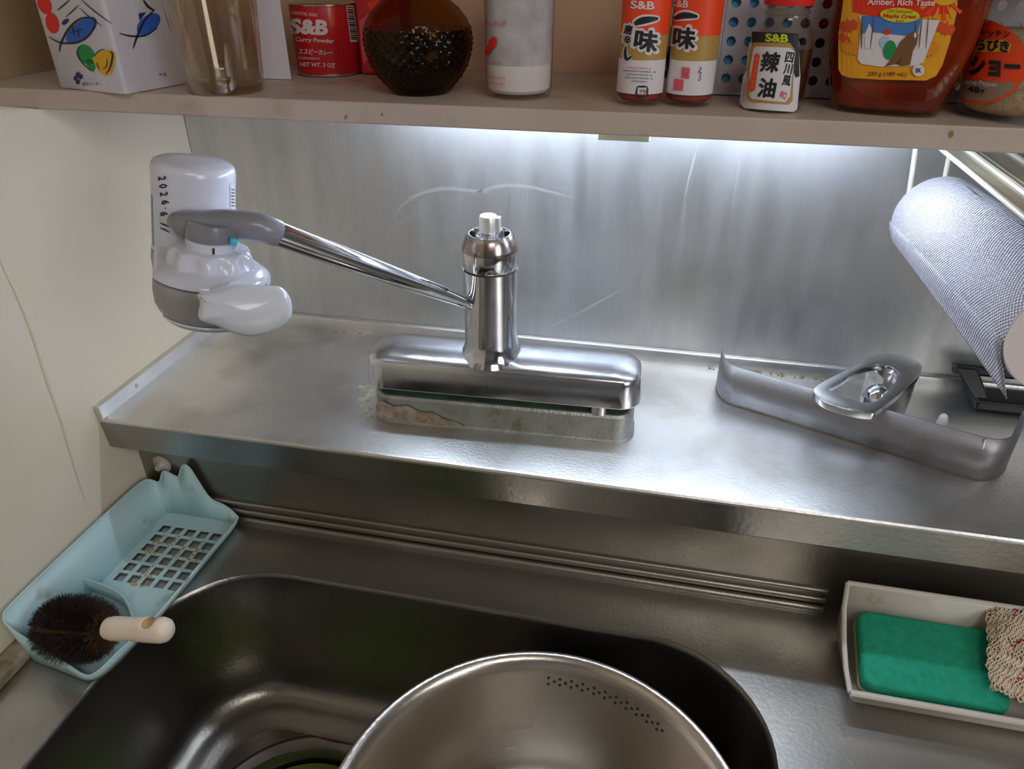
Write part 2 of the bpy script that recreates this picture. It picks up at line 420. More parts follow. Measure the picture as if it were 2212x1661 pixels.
# ledge
def profx(prof, x0, x1): return loft([[Vector((x0, y, z)) for y, z in prof], [Vector((x1, y, z)) for y, z in prof]])
LY = -.2347
ledge = thing('tap_ledge', 'raised stainless steel ledge carrying the tap, above the sink', 'ledge', (.6, -.12, 0))
prof = [(0, -.002), (0, 0), (LY+.004, 0), (LY+.0015, -.0008), (LY+.0003, -.0025), (LY, -.0045), (LY+.0025, -.0045), (LY+.0025, -.002)]
mk('ledge_top', *profx(prof, XW+.001, 1.3), M_ledge, ledge, auto=25)
mk('front_face', *profx([(LY, -.0045), (LY+.0001, -.0050), (LY+.002, -.0350), (LY+.003, -.0365), (LY+.006, -.0372), (-.2, -.0372), (-.2, -.034), (LY+.008, -.030), (LY+.0025, -.0045)], XW+.001, 1.3), M_front_shaded, ledge, auto=25)
mk('back_upstand', *profx([(-.0005, 0), (-.0065, 0), (-.0062, .013), (-.005, .0145), (-.003, .0150), (-.0005, .0150)], XW+.001, 1.3), M_ledge, ledge, auto=60)
V, F = loft([[Vector((x, y, z)) for x, z in ((XW+.0008, 0), (0, 0), (-.0012, .0130), (XW+.0008, .0135))] for y in (-.001, LY-.001)])
up = mk('side_upstand', V, F, M_ledge, ledge, smooth=False)
P = onz(285, 833, .006); P.x = -.0005
mk('screw_head', *lathe((-.0015, P.y, .0065), (1, 0, 0), [(.0022, 0), (.0022, .0012), (.0012, .0018)], 12), M_chrome_dull, ledge)
for i in range(26):
    px, py = random.uniform(778, 806), random.uniform(830, 905); p = onz(px, py, 0)
    if i == 0: CV, CF_ = [], []
    v_, f_ = lathe((p.x, p.y, -.0002), (0, 0, 1), [(random.uniform(.0030, .0058), 0), (.002, .0004), (.0002, .0009)], 7); k = len(CV); CV += v_; CF_ += [tuple(q+k for q in f) for f in f_]
mk('mineral_crust', CV, CF_, mat('mineral_crust', srgb(186, 184, 160), .9, 0, var=srgb(140, 140, 96), vscale=120), ledge)['kind'] = 'stuff'
GV, GF = [], []
for i in range(60):
    x = random.uniform(.575, .72) if i < 40 else random.uniform(.12, .30)
    v_, f_ = lathe((x, -.0085+random.uniform(-.0015, .001), -.0002), (0, 0, 1), [(random.uniform(.0012, .0030), 0), (.001, .0010), (.0002, .0014)], 6); k = len(GV); GV += v_; GF += [tuple(q+k for q in f) for f in f_]
mk('grime', GV, GF, mat('crease_grime', srgb(150, 128, 84), .9, 0, var=srgb(104, 92, 66), vscale=200), ledge)['kind'] = 'stuff'
# counter
counter = thing('sink_counter', 'stainless steel counter with moulded sink under the ledge', 'counter', (.6, -.5, -.14))
ZD = -.14; YR = -.2
mk('recess_panel', *boxg(XW+.001, 1.3, YR, YR+.004, ZD-.004, -.0375), M_recess_shaded, counter, smooth=False)
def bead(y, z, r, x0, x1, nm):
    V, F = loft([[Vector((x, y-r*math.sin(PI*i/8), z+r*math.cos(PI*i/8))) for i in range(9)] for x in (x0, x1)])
    mk(nm, V, F, M_recess_shaded, counter)
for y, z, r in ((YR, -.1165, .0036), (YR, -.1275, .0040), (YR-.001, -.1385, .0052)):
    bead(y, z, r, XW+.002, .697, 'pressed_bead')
SX0, SX1, SY1, SY0 = .083, .641, -.266, -.72
scx, scy, shx, shy = (SX0+SX1)/2, (SY0+SY1)/2, (SX1-SX0)/2, (SY1-SY0)/2
rim = rrect(scx, scy, shx+.0015, shy+.0015, .105, ZD, 14)
outer = [Vector((XW+.001, YR, ZD)), Vector((1.3, YR, ZD)), Vector((1.3, -.84, ZD)), Vector((XW+.001, -.84, ZD))]
V, F = fill_holes([outer, rim]); mk('deck', V, F, M_deck, counter, smooth=False)
mk('front_apron', *boxg(XW+.001, 1.3, -.844, -.84, -.20, ZD), M_deck, counter, smooth=False)
mk('raised_edge', *boxg(XW+.0008, .0135, -.84, -.203, ZD, ZD+.012), M_caulk, counter, bevel=.003)
BZ = -.302
secs = [(0.0015, 0), (.0008, .0006), (0, -.0004), (-.001, -.002), (-.0018, -.005)]
R = [rrect(scx, scy, shx+d, shy+d, .105+d, ZD+z, 14) for d, z in secs]
# walls lean in, then a fillet to the bottom
for t in (0.15, .35, .55, .75, .88): R.append(rrect(scx, scy, shx-.002-.012*t, shy-.002-.012*t, .103-.012*t, ZD-.005-(.122)*t, 14))
for k in range(1, 9):
    a = PI/2*k/8; R.append(rrect(scx, scy, shx-.0135-.024*(1-math.cos(a)), shy-.0135-.024*(1-math.cos(a)), .09-.024*(1-math.cos(a)), -.262-.032*math.sin(a)-.0, 14))
R.append(rrect(scx, scy, shx-.046, shy-.046, .060, -.2955, 14))
R.append(rrect(scx, scy, shx-.052, shy-.052, .056, -.2985, 14))
R.append(rrect(scx, scy, shx-.060, shy-.060, .050, -.2995, 14))
BZ = -.2995
mk('basin', *loft(R, False, False), M_sink_shaded, counter, auto=60)
DR = Vector((.243, -.4205, BZ)); DRR = .0985
V, F = fill_holes([R[-1], [DR+Vector((DRR*math.cos(2*PI*i/64), DRR*math.sin(2*PI*i/64), 0)) for i in range(64)]])
mk('basin_floor', V, F, M_sink_shaded, counter, smooth=False)
mk('drain_rim', *lathe((DR.x, DR.y, BZ), (0, 0, 1), [(DRR, 0), (DRR-.001, -.003), (.0975-.004, -.0045), (.0875, -.005), (.0862, -.0035), (.0850, -.005), (.0845, -.03), (.02, -.031)], 64, False, True), M_sink_shaded, counter)
lid = thing('drain_lid', 'yellow-green plastic strainer lid down in the drain, beside the metal bowl', 'drain lid', (DR.x, DR.y, BZ-.022))
a_, b_, u_ = frame((0, 0, 1))
mk('lid_disc', *lathe((DR.x, DR.y, BZ-.028), (0, 0, 1), [(.081, 0), (.082, .004), (.081, .007), (.074, .008), (.070, .0055), (.045, .006), (.02, .009), (.001, .0095)], 48), M_lid, lid)
mk('grip', *tube([Vector((DR.x-.02, DR.y, BZ-.02)), Vector((DR.x-.018, DR.y, BZ-.01)), Vector((DR.x+.018, DR.y, BZ-.01)), Vector((DR.x+.02, DR.y, BZ-.02))], .003, 8), M_lid, lid)

# ------------------------------------------------------------------ shelf
ZS = .2942; ZU = .2787; YF = -.190
shelf = thing('spice_shelf', 'cream painted wooden shelf over the sink holding bottles and cans', 'shelf', (.6, -.1, ZU))
mk('shelf_board', *boxg(XW-.0725, 1.3, YF+.004, -.001, ZU+.001, ZS), M_shelf, shelf, smooth=False)
fa = mk('fascia', *boxg(XW-.0725, 1.3, YF-.0005, YF+.004, ZU, ZS+.0003), M_shelf, shelf, bevel=.0012)
fsurf = lambda px, py, off=0: ony(px, py, YF-.0005-off)
for x, y, a, b in ((2055, 290, 5, 8), (747, 253, 2.5, 5), (825, 247, 2, 4)): print_poly('stain', ell(x, y, a, b, 20), fsurf, M_stain, fa, .0004, 0)
mk('back_board', *boxg(XW-.0725, 1.3, -.001, .0035, ZS, .60), M_ply, shelf, smooth=False)
mk('side_board', *boxg(XW-.0725, XW-.066, YF+.01, -.001, ZS+.0002, .56), M_side, shelf, smooth=False)
mk('shade_board', *boxg(XW-.0725, 1.3, YF-.02, -.001, .56, .58), M_shelf, shelf, smooth=False)  # unseen board, added above to shade the shelf
# under-shelf lamp
lamp = thing('under_shelf_lamp', 'slim cool-white lamp bar fixed beneath the shelf, behind its front edge', 'lamp', (.5, -.13, ZU))
mk('lamp_housing', *boxg(.215, .720, -.150, -.110, .2745, ZU-.0002), M_lampbody, lamp, bevel=.001)
mk('lamp_tube', *lathe((.235, -.130, .2703), (1, 0, 0), [(.0025, 0), (.0036, .001), (.0036, .464), (.0025, .465)], 12), M_tube, lamp)
c0 = onz(1292, 300, .2655); c1 = onz(1405, 303, .2655)
mk('lamp_bracket', *boxg(.4545, .4955, -.138, -.122, .2635, .2745), M_lampbody, lamp, bevel=.001)

# ------------------------------------------------------------------ tap
TY = -.150; TX = .369
tap = thing('kitchen_tap', 'chrome single-column mixer tap with its lever and base cover removed', 'tap', (TX, TY, 0))
tcx, thx, thy = .3805, .1262, .0285
rot1 = math.radians(2.6)
def trr(d, r, z, sx=1.0, n=8, dx=0):
    pts = rrect(0, 0, thx+d+dx, thy+d, r, z, n)
    c, s = math.cos(rot1), math.sin(rot1)
    return [Vector((tcx+p.x*c-p.y*s, TY+.0005+p.x*s+p.y*c, p.z)) for p in pts]
mk('base_plate', *loft([trr(-.0005, .019, 0), trr(-.0005, .019, .0015), trr(-.002, .018, .003), trr(-.0022, .018, .026), trr(-.004, .016, .0285)]), M_plate, tap, auto=30)
bpl = COL.objects['base_plate'] if 'base_plate' in COL.objects else None
fy = lambda px, py, off=0: onpl(px, py, Vector((tcx, TY-.0265-.0004, 0))-Vector((0, off, 0)), Vector((math.sin(rot1), -math.cos(rot1), 0)))
for pts in ([(812, 903), (812, 872), (826, 866), (850, 878), (880, 876), (905, 889), (935, 892), (955, 903), (990, 914), (1010, 926), (960, 922), (900, 912), (850, 906)],):
    print_poly('rust_stain', pts, fy, mat('rust_stain', (.20, .135, .085), .8, 0, var=(.34, .29, .23), vscale=150, bump=.4), bpl, .0002, 0)['kind'] = 'stuff'
mk('base_core', *loft([trr(-.007, .012, .028), trr(-.007, .012, .0405)]), M_verd, tap)
def crown(x, y):
    dx = abs(x-TX); return .0
R = [trr(.002, .020, .0390), trr(.003, .021, .0400), trr(.003, .021, .0407), trr(.0014, .020, .0610), trr(.001, .020, .0630), trr(.0004, .020, .0655), trr(-.0012, .0195, .0675), trr(-.0045, .018, .0695), trr(-.010, .014, .0712), trr(-.017, .009, .0725), trr(-.023, .004, .073)]
for r in R[5:]:
    for p in r:
        dx = (p.x-TX); k = max(0.0, 1-(dx/.115)**2)*.5+.5*math.exp(-(dx/.04)**2)
        p.z += .009*k*((p.z-.0655)/.0075+.25)
mk('tap_body', *loft(R), mat('body_chrome', (.74, .77, .83), .16, 1, var=(.66, .69, .75), vscale=50, rvar=.05), tap, auto=55)
mk('column', *lathe((TX, TY, .066), (0, 0, 1), [(.031, .002), (.0285, .006), (.0262, .010), (.0247, .0145), (.0241, .020), (.0241, .0885)], 56), M_chrome, tap)
mk('column_seam', *lathe((TX, TY, .1542), (0, 0, 1), [(.0229, 0), (.0229, .003)], 48), M_dkgrey, tap)
mk('column_cap', *lathe((TX, TY, .1562), (0, 0, 1), [(.0238, 0), (.0242, .001), (.0242, .0145), (.0236, .0175), (.0222, .0225), (.0198, .0275), (.0182, .0295), (.0172, .0296), (.0165, .027), (.0165, .015)], 56), M_chrome, tap)
M_tarn = mat('tarnished_chrome', (.50, .41, .38), .2, 1, var=(.34, .27, .25), vscale=90)
mk('cap_collar', *lathe((TX, TY, .1716), (0, 0, 1), [(.0244, 0), (.0244, .0006), (.0238, .0030), (.0224, .0075), (.0206, .0112)], 48, False, False), M_tarn, tap)
mk('cartridge_well', *lathe((TX, TY, .168), (0, 0, 1), [(.016, 0), (.016, .003)], 32), M_black, tap)
mk('cartridge_stem', *lathe((TX, TY, .171), (0, 0, 1), [(.0125, 0), (.0125, .006), (.0105, .0085), (.0085, .011), (.0085, .016)], 32), M_chrome_dull, tap)
mk('stem_tip', *merge(lathe((TX-.001, TY, .184), (0, 0, 1), [(.0078, 0), (.0078, .0155), (.0070, .0172), (.0001, .0173)], 24), boxg(TX+.003, TX+.0095, TY-.0035, TY+.0035, .187, .2000)), mat('pale_stem_metal', (.8, .79, .74), .3, .6), tap, bevel=.0006)
for px in (860, 1292):                                   # fixing nuts seen in the gap
    P = ony(px, 850 if px < 1000 else 893, TY-.019); mk('fixing_nut', *lathe((P.x, TY-.014, .0285), (0, 0, 1), [(.009, 0), (.009, .009), (.007, .011)], 12), M_chrome_dull, tap)
A0 = Vector((TX-.0125, TY-.0150, .1245)); A1 = dep(588, 500, .50)
pts = [A0+(A1-A0)*t for t in (0, .1, .25, .5, .75, .9, 1)]
spout = mk('spout_arm', *tube(pts, [.0056, .0060, .0068, .0078, .0085, .0086, .0086], 32), M_chrome, tap)
# grey spout head
ad = (A1-A0).normalized()
P0 = [A1-ad*.004, A1+ad*.002, A1+ad*.008, dep(530, 487, .4975), dep(497, 484, .497), dep(460, 486, .497), dep(425, 487, .497), dep(395, 482, .497), dep(375, 474, .497), dep(369, 471, .497)]
mk('spout_head', *tube(P0, [.0092, .0095, .0098, .0100, .0102, .0104, .0104, .0092, .0055, .002], 32, rb=[.0092, .0096, .0104, .0118, .013, .014, .014, .012, .008, .003]), M_grey, tap, auto=60)

# ------------------------------------------------------------------ water filter on the spout
w_ = Vector((.585, -.811, 0)); s_ = Vector((.811, .585, 0)); zz = Vector((0, 0, 1))
ta = math.radians(11); U = zz*math.cos(ta)+s_*math.sin(ta); S = s_*math.cos(ta)-zz*math.sin(ta)
RC = dep(457, 541, .497)
mk('spout_outlet', *lathe(RC+U*.020, -U, [(.0150, 0), (.0165, .006), (.0162, .0105), (.015, .012)], 40), M_grey, tap)
filt = thing('water_filter', 'white tap-mounted water filter with handwritten date on its cartridge', 'water filter', tuple(RC))
mk('clamp_ring', *lathe(RC+U*.0078, -U, [(.0150, -.001), (.0164, 0), (.0166, .006), (.0166, .012)], 48), M_filt, filt)
mk('pointer_mark', *obox(RC+U*.0045+w_*.0165, S, w_, U, .0007, .0004, .0025), M_ink, filt)
# faceted nut
R = []
for r, h, amp in ((.0170, .0030, 0), (.0225, .0028, .0), (.0252, .0012, .0010), (.0272, -.002, .0026), (.0284, -.006, .0020), (.0286, -.0115, .0)):
    R.append([RC+U*h+(S*math.cos(t)+w_*math.sin(t))*(r-amp*(1+math.cos(9*t))*.9) for t in [2*PI*i/108 for i in range(108)]])
mk('locking_nut', *loft(R), M_filt, filt, auto=50)
C1 = RC; C2 = RC-w_*.052-S*.0078
def stad(d, h, r1=.0385, r2=.0288, n=24):
    """hull of the circle round the outlet and the circle round the cartridge"""
    o = []
    ax = (C1-C2); ax = (ax-U*ax.dot(U)); D = ax.length; ax.normalize(); side = U.cross(ax)
    R1, R2 = r1+d, r2+d; al = math.acos((R1-R2)/D)
    for i in range(n+1):
        t = -al+2*al*i/n; o.append(C1+U*h+(ax*math.cos(t)+side*math.sin(t))*R1)
    for i in range(n+1):
        t = al+(2*PI-2*al)*i/n; o.append(C2+U*h+(ax*math.cos(t)+side*math.sin(t))*R2)
    return o
mk('upper_cover', *loft([stad(-.014, -.0080), stad(-.007, -.0092), stad(-.0022, -.0118), stad(0, -.0145), stad(.0002, -.0160)]), M_filt, filt, auto=60)
mk('shadow_gap', *loft([stad(-.0022, -.0158), stad(-.0022, -.0177)]), M_dkgrey, filt)
mk('lower_housing', *loft([stad(-.0006, -.0174), stad(.0006, -.0182), stad(.0010, -.023), stad(-.0002, -.033), stad(-.0035, -.0400), stad(-.0060, -.0430)]), M_grey2, filt, auto=60)
mk('bottom_cap', *loft([stad(-.0055, -.0432), stad(-.0050, -.0442), stad(-.0080, -.0475), stad(-.014, -.0495), stad(-.022, -.0500)]), M_filt, filt, auto=60)
cart = mk('cartridge', *lathe(C2, U, [(.0272, -.040), (.0280, -.02), (.0280, .041), (.0275, .0440), (.0262, .0463), (.0240, .0475), (.012, .0482), (.0001, .0483)], 64), M_filt, filt)
def cartsurf(px, py, off=0):
    d = ray(px, py); a = d-U*d.dot(U); o = (CAM-C2); o = o-U*o.dot(U); R_ = .0280+off
    A, B, C = a.dot(a), 2*o.dot(a), o.dot(o)-R_*R_; D = max(0, B*B-4*A*C)
    return CAM+d*((-B-math.sqrt(D))/(2*A))
for ch, px, py, h, b in (('2', 350, 385, 14, .0), ('0', 352, 402, 12, .0), ('2', 354, 419, 13, .0), ('6', 357, 437, 13, .0), ('.', 357, 450, 3, .02), ('6', 354, 462, 14, 0), ('.', 362, 473, 3, .02)):
    print_text('handwriting', ch, px, py, 9 if ch not in './' else (3 if ch == '.' else 4), 17 if ch != '.' else 3, cartsurf, M_ink, cart, rot=84, bold=.028, step=6)
for st in ([(345, 482), (354, 485), (366, 490)], [(345, 492), (355, 496), (366, 502)]): print_poly('handwriting', stroke(st, 3.2), cartsurf, M_ink, cart, .0005, 4)
print_poly('small_label', [(497, 398), (507, 399), (509, 452), (498, 454)], cartsurf, M_label_w, cart, .0003, 3)
for k in range(6): print_poly('small_label_text', [(500, 408+k*7), (507, 409+k*7), (507, 411+k*7), (500, 410+k*7)], cartsurf, M_prt_navy, cart, .0005, 3)
print_poly('cyan_strip', [(325, 420), (328, 420), (332, 560), (329, 560)], cartsurf, M_prt_ltblue, cart, .0003, 0)
P = RC+S*.0175-U*.001; mk('cyan_latch', *obox(dep(504, 521, .4845), S, w_, U, .0022, .003, .0024), M_cyan, filt, bevel=.001)
# lever knob facing the viewer
n_ = (w_*.96+zz*.20+s_*.12).normalized(); PK = dep(535, 672, .452)
out = [(431, 640), (436, 658), (432, 686), (440, 698), (470, 707), (505, 722), (545, 730), (590, 720), (627, 696), (636, 672), (631, 645), (614, 624), (585, 621), (545, 619), (500, 622), (462, 632)]
out = catmull([(p[0], p[1], 0) for p in out], 3, True)
pl = [onpl(p.x, p.y, PK, n_) for p in out]; cc = sum(pl, Vector())/len(pl)
def inset(pl, e):
    o = []; n = len(pl)
    for i in range(n):
        t = (pl[(i+1) % n]-pl[i-1]).normalized(); q = t.cross(n_)
        if q.dot(cc-pl[i]) < 0: q = -q
        o.append(pl[i]+q*e)
    return o
R = [[cc+(p-cc)*.5-n_*.0235 for p in pl]]
R += [[p-n_*d for p in inset(pl, e)] for e, d in ((.0065, .0225), (.0030, .019), (.0010, .014), (0, .009), (0, .005), (.0008, .0025), (.0022, .0006), (.0045, -.0008))]
R += [[cc+(p-cc)*k-n_*d for p in inset(pl, .0045)] for k, d in ((.85, -.0020), (.55, -.0032), (.25, -.0038), (.03, -.0040))]
mk('selector_lever', *loft(R), M_white, filt, auto=70)
P = dep(500, 655, .47); mk('lever_hub', *tube([C1-U*.030+w_*.02, cc+U*.004-n_*.012], .0125, 24), M_filt, filt)

# ------------------------------------------------------------------ loose tap parts on the right of the ledge
HB = .043
band = thing('tap_base_cover', 'curved stainless strip, the loose tap base cover, standing on edge on the ledge', 'metal strip', tuple(onz(1850, 950, 0)))
bp = [onz(1561, 751, HB), onz(1562, 765, HB), onz(1570, 779, HB), onz(1586, 790, HB), onz(1606, 797, HB)]
fr0 = onz(1606, 797, HB); fr1 = onz(2126, 945, HB)
bp = [(p.x, p.y) for p in bp] + [(fr0.x+(fr1.x-fr0.x)*t, fr0.y+(fr1.y-fr0.y)*t) for t in (.25, .5, .75, .97)]
for px, py in ((2150, 949), (2178, 946), (2198, 936), (2208, 924), (2212, 905), (2210, 888)):
    p = onz(px, py, HB); bp.append((p.x, p.y))
bpp = catmull([(x, y, 0) for x, y in bp], 4)
V, F = loft([[Vector((p.x, p.y, 0.0003)) for p in bpp], [Vector((p.x, p.y, HB)) for p in bpp]], False, False, False)
mk('cover_strip', V, F, M_band, band, solid=.0013)
mk('weld_seam', *tube([onz(2107, 1026, 0)+Vector((0, -.001, .001)), onz(2128, 947, HB)+Vector((0, -.001, 0))], .0008, 6), M_chrome_dull, band)
V, F = tube([(p.x, p.y, .0006) for p in bpp], .0010, 5); mk('grime_line', V, F, mat('grime_brown', (.12, .075, .04), .8), band)['kind'] = 'stuff'
for nm, px, py, z in (('mounting_tab', 2042, 905, .020), ('mounting_tab', 1926, 872, .022)):
    p = onz(px, py, .03); mk(nm, *lathe((p.x, p.y+.004, .0003), (0, 0, 1), [(.0045, 0), (.0045, .024), (.0036, .030), (.002, .032)], 16), M_prt_w, band)

hdl = thing('tap_lever', 'loose chrome tap lever with a D-shaped opening, resting on the metal strip', 'tap lever', tuple(onz(1940, 860, 0)))
PH = onz(1850, 850, .0495); nH = Vector((-.03, -.10, 1)).normalized()
o1 = [(1758, 846), (1765, 833), (1790, 818), (1832, 797), (1880, 770), (1905, 764), (1935, 765), (1962, 770), (1986, 783), (1992, 792), (1985, 812), (1950, 845), (1915, 872), (1892, 890), (1882, 893), (1850, 889), (1815, 880), (1780, 867)]
i1 = [(1791, 838), (1822, 818), (1862, 796), (1890, 788), (1915, 789), (1936, 800), (1940, 812), (1930, 830), (1900, 862), (1885, 868), (1855, 868), (1815, 853), (1798, 846)]
O = [onpl(p.x, p.y, PH, nH) for p in catmull([(a, b, 0) for a, b in o1], 3, True)]
I = [onpl(p.x, p.y, PH, nH) for p in catmull([(a, b, 0) for a, b in i1], 3, True)]
V1, F1 = fill_holes([O, I]); 
th = nH*-.007
V, F = merge((V1, F1), ([v+th for v in V1], [tuple(reversed(f)) for f in F1]), loft([O, [p+th for p in O]], False, False), loft([I, [p+th for p in I]], False, False))
o = mk('lever_loop', V, F, M_chrome, hdl, auto=30); weld(o); b = o.modifiers.new('b', 'BEVEL'); b.width = .0016; b.segments = 3; b.limit_method = 'ANGLE'
hc = onz(1948, 838, .03)
skirt = [onpl(px, py, PH, nH)+th for px, py in ((1880, 775), (1905, 768), (1935, 768), (1962, 772), (1985, 785), (1990, 795), (1982, 812), (1952, 840), (1925, 850), (1908, 830), (1915, 805), (1895, 790))]
ctr = sum(skirt, Vector())/len(skirt)
R = [[Vector((ctr.x+(p.x-ctr.x)*k, ctr.y+(p.y-ctr.y)*k, p.z*(1-t)+.0004*t)) for p in skirt] for k, t in ((1, 0), (.99, .3), (.97, .7), (.93, 1))]
mk('lever_socket', *loft(R), M_chrome_dull, hdl, auto=50)
P = onpl(1905, 828, PH, nH)-nH*.012; mk('socket_dome', *lathe(P-nH*.012, nH, [(.014, 0), (.0135, .008), (.0105, .015), (.006, .019), (.0002, .0205)], 28), M_chrome, hdl)

# black bracket in the right-hand back corner
brk = thing('black_bracket', 'black plastic open-framed stand by the splashback under the paper roll', 'bracket', (.9, -.03, 0))
def bar(a, b, r=.005, nm='bar', mt=None, parent=None, sq=True):
    a, b = Vector(a), Vector(b); t = (b-a).normalized(); x, y, _ = frame(t)
    V, F = loft([[p+x*(r*sx)+y*(r*sy) for sx, sy in ((1, 1), (-1, 1), (-1, -1), (1, -1))] for p in (a, b)])
    return mk(nm, V, F, mt or M_black, parent or brk, bevel=r*.35)
bz = .0062
mk('base_bar', *boxg(.832, 1.02, -.042, -.010, .0004, .0125), M_black, brk, bevel=.003)
mk('top_bar', *boxg(.812, 1.02, -.018, -.009, .026, .037), M_black, brk, bevel=.003)
V, F = loft([[Vector((x, y, .006)) for x, y in ((.834, -.040), (.848, -.040), (.848, -.010), (.834, -.010))], [Vector((x, y, .036)) for x, y in ((.810, -.020), (.832, -.020), (.832, -.009), (.810, -.009))]])
mk('side_leg', V, F, M_black, brk, bevel=.002)
bar((.940, -.02, .010), (.952, -.014, .030), .005, 'strut')

# ------------------------------------------------------------------ paper roll and its hanger, ribbed cream panel
RP = Vector((.7385, -.066, .1965)); ra, re = .041, .024
RD = Vector((math.sin(ra)*math.cos(re), -math.cos(ra)*math.cos(re), math.sin(re))); RR = .0366; RL = .238
M_paper, nt, bs = new_mat('embossed_paper'); N = nt.nodes; L = nt.links
bs.inputs['Base Color'].default_value = col4(srgb(222, 221, 233)); bs.inputs['Roughness'].default_value = .9
bs.inputs['Specular IOR Level'].default_value = .2
uv = N.new('ShaderNodeUVMap'); sep = N.new('ShaderNodeSeparateXYZ'); L.new(uv.outputs[0], sep.inputs[0])
def mth(op, a, b=None):
    n = N.new('ShaderNodeMath'); n.operation = op
    for i, v in enumerate((a, b)):
        if v is None: continue
        if isinstance(v, (int, float)): n.inputs[i].default_value = v
        else: L.new(v, n.inputs[i])
    return n.outputs[0]
k_ = 2*PI/.0058
s1 = mth('SINE', mth('MULTIPLY', mth('ADD', sep.outputs[0], sep.outputs[1]), k_)); s2 = mth('SINE', mth('MULTIPLY', mth('SUBTRACT', sep.outputs[0], sep.outputs[1]), k_))
pr = mth('MULTIPLY', s1, s2); dots = mth('POWER', mth('MAXIMUM', mth('ABSOLUTE', pr), 0.0), 1.6)
inv = mth('SUBTRACT', 1.0, dots)
bpn = N.new('ShaderNodeBump'); bpn.inputs['Strength'].default_value = .9; bpn.inputs['Distance'].default_value = .0022; L.new(inv, bpn.inputs['Height']); L.new(bpn.outputs[0], bs.inputs['Normal'])
M_paper_end = mat('paper_end', srgb(226, 216, 216), .9, 0, bump=.2, bscale=500)
roll = thing('paper_roll', 'white embossed kitchen paper roll hanging under the shelf at right', 'paper roll', tuple(RP))
ra_, rb_, ru_ = frame(RD)      # ra_ is up-ish
def rollpt(th, t, r=RR): return RP+RD*t+(ra_*math.cos(th)+rb_*math.sin(th))*r
def uvmesh(name, rows, m, parent, uvs, solid=0, closed=False):
    V, F = loft(rows, False, False, False); o = mk(name, V, F, m, parent, recalc=False, solid=solid)
    me = o.data; ul = me.uv_layers.new(name='UVMap'); n = len(rows[0]); flat = [q for r in uvs for q in r]
    for p in me.polygons:
        for li in p.loop_indices: ul.data[li].uv = flat[me.loops[li].vertex_index]
    return o
NT, NL = 72, 24
rows, uvs = [], []
for j in range(NL+1):
    t = RL*j/NL; e = .0016 if j in (0, NL) else 0
    rows.append([rollpt(2*PI*i/NT, t, RR-e+.00035*math.sin(t*70+i*.5)) for i in range(NT+1)]); uvs.append([(2*PI*i/NT*RR, t) for i in range(NT+1)])
uvmesh('paper_sheet', rows, M_paper, roll, uvs)
for t in (.0003, RL-.0003):
    V, F = loft([[rollpt(2*PI*i/48, t, r) for i in range(48)] for r in (RR-.0012, .0185)], False, False); mk('roll_end', V, F, M_paper_end, roll)
V, F = loft([[rollpt(2*PI*i/32, t, .0185) for i in range(32)] for t in (0, RL)], False, False); mk('cardboard_core', V, F, mat('card_core', srgb(160, 130, 100), .9), roll)
# loose sheet end leaving the roll tangentially and hanging down
tn = None; side = -1 if rb_.x > 0 else 1
rows, uvs = [], []
th0 = side*math.radians(96)
for j in range(NL+1):
    t = RL*j/NL; Lh = .0004+.021*(j/NL)**1.2; row = []; uvr = []
    for i in range(6): 
        th = th0+side*math.radians(6*i); row.append(rollpt(th, t, RR+.0001+.00012*i*(.15+j/NL))); uvr.append((abs(th)*RR, t))
    th = th0+side*math.radians(30); tan = (-ra_*math.sin(th)+rb_*math.cos(th))*side
    tan = (tan*.75+Vector((0, 0, -1))*.45).normalized()
    for i in range(1, 6):
        d = Lh*i/5; jag = (.0007 if (j % 2) else 0) if i == 5 else 0
        row.append(row[5]+tan*(d-jag)-Vector((.10, 0, 0))*(d*d*3)); uvr.append((abs(th)*RR+d, t))
    rows.append(row); uvs.append(uvr)
uvmesh('loose_sheet', rows, M_paper, roll, uvs, solid=.0003)
hang = thing('roll_hanger', 'white coated wire hanger holding the paper roll behind it', 'hanger', (.73, -.03, ZU))
wy = -.035
mk('hanger_wire', *tube([(.7125, wy, ZU-.0005), (.7165, wy, .246), (.722, wy, .200), (.728, wy, .188)], .0023, 10), M_wire, hang)
mk('hanger_wire', *tube([(.7425, wy, ZU-.0005), (.7445, wy, .240), (.748, wy, .200), (.742, wy, .188)], .0023, 10), M_wire, hang)
mk('axle_rod', *tube([Vector((.728, wy, .190)), RP-RD*.02+Vector((0, 0, -.006)), RP+RD*.02, RP+RD*(RL+.008)], .0035, 10), M_wire, hang)
mk('end_stop', *lathe(RP+RD*(RL+.006), RD, [(.006, 0), (.006, .003), (.003, .004)], 16), M_wire, hang)
pan = thing('under_shelf_rack', 'cream enamel slatted rack tray under the shelf above the paper roll', 'rack', (.85, -.15, .255))
mk('rack_sheet', *boxg(.7225, 1.04, -.33, -.045, .2540, .2555), M_cream, pan, smooth=False)
mk('rack_edge', *tube([(.7235, -.33, .2555), (.7235, -.045, .2555)], .0018, 10), M_wire, pan)
for x, r in ((.742, .0024), (.7485, .0012), (.772, .0022), (.80, .0022), (.83, .0022), (.86, .0022)):
    mk('rack_rib', *tube([(x, -.33, .2558), (x, -.045, .2558)], r, 8), M_wire, pan)
for x in (.726, 1.0): mk('rack_post', *tube([(x, -.048, .2555), (x, -.048, ZU-.0004)], .0018, 8), M_wire, pan)

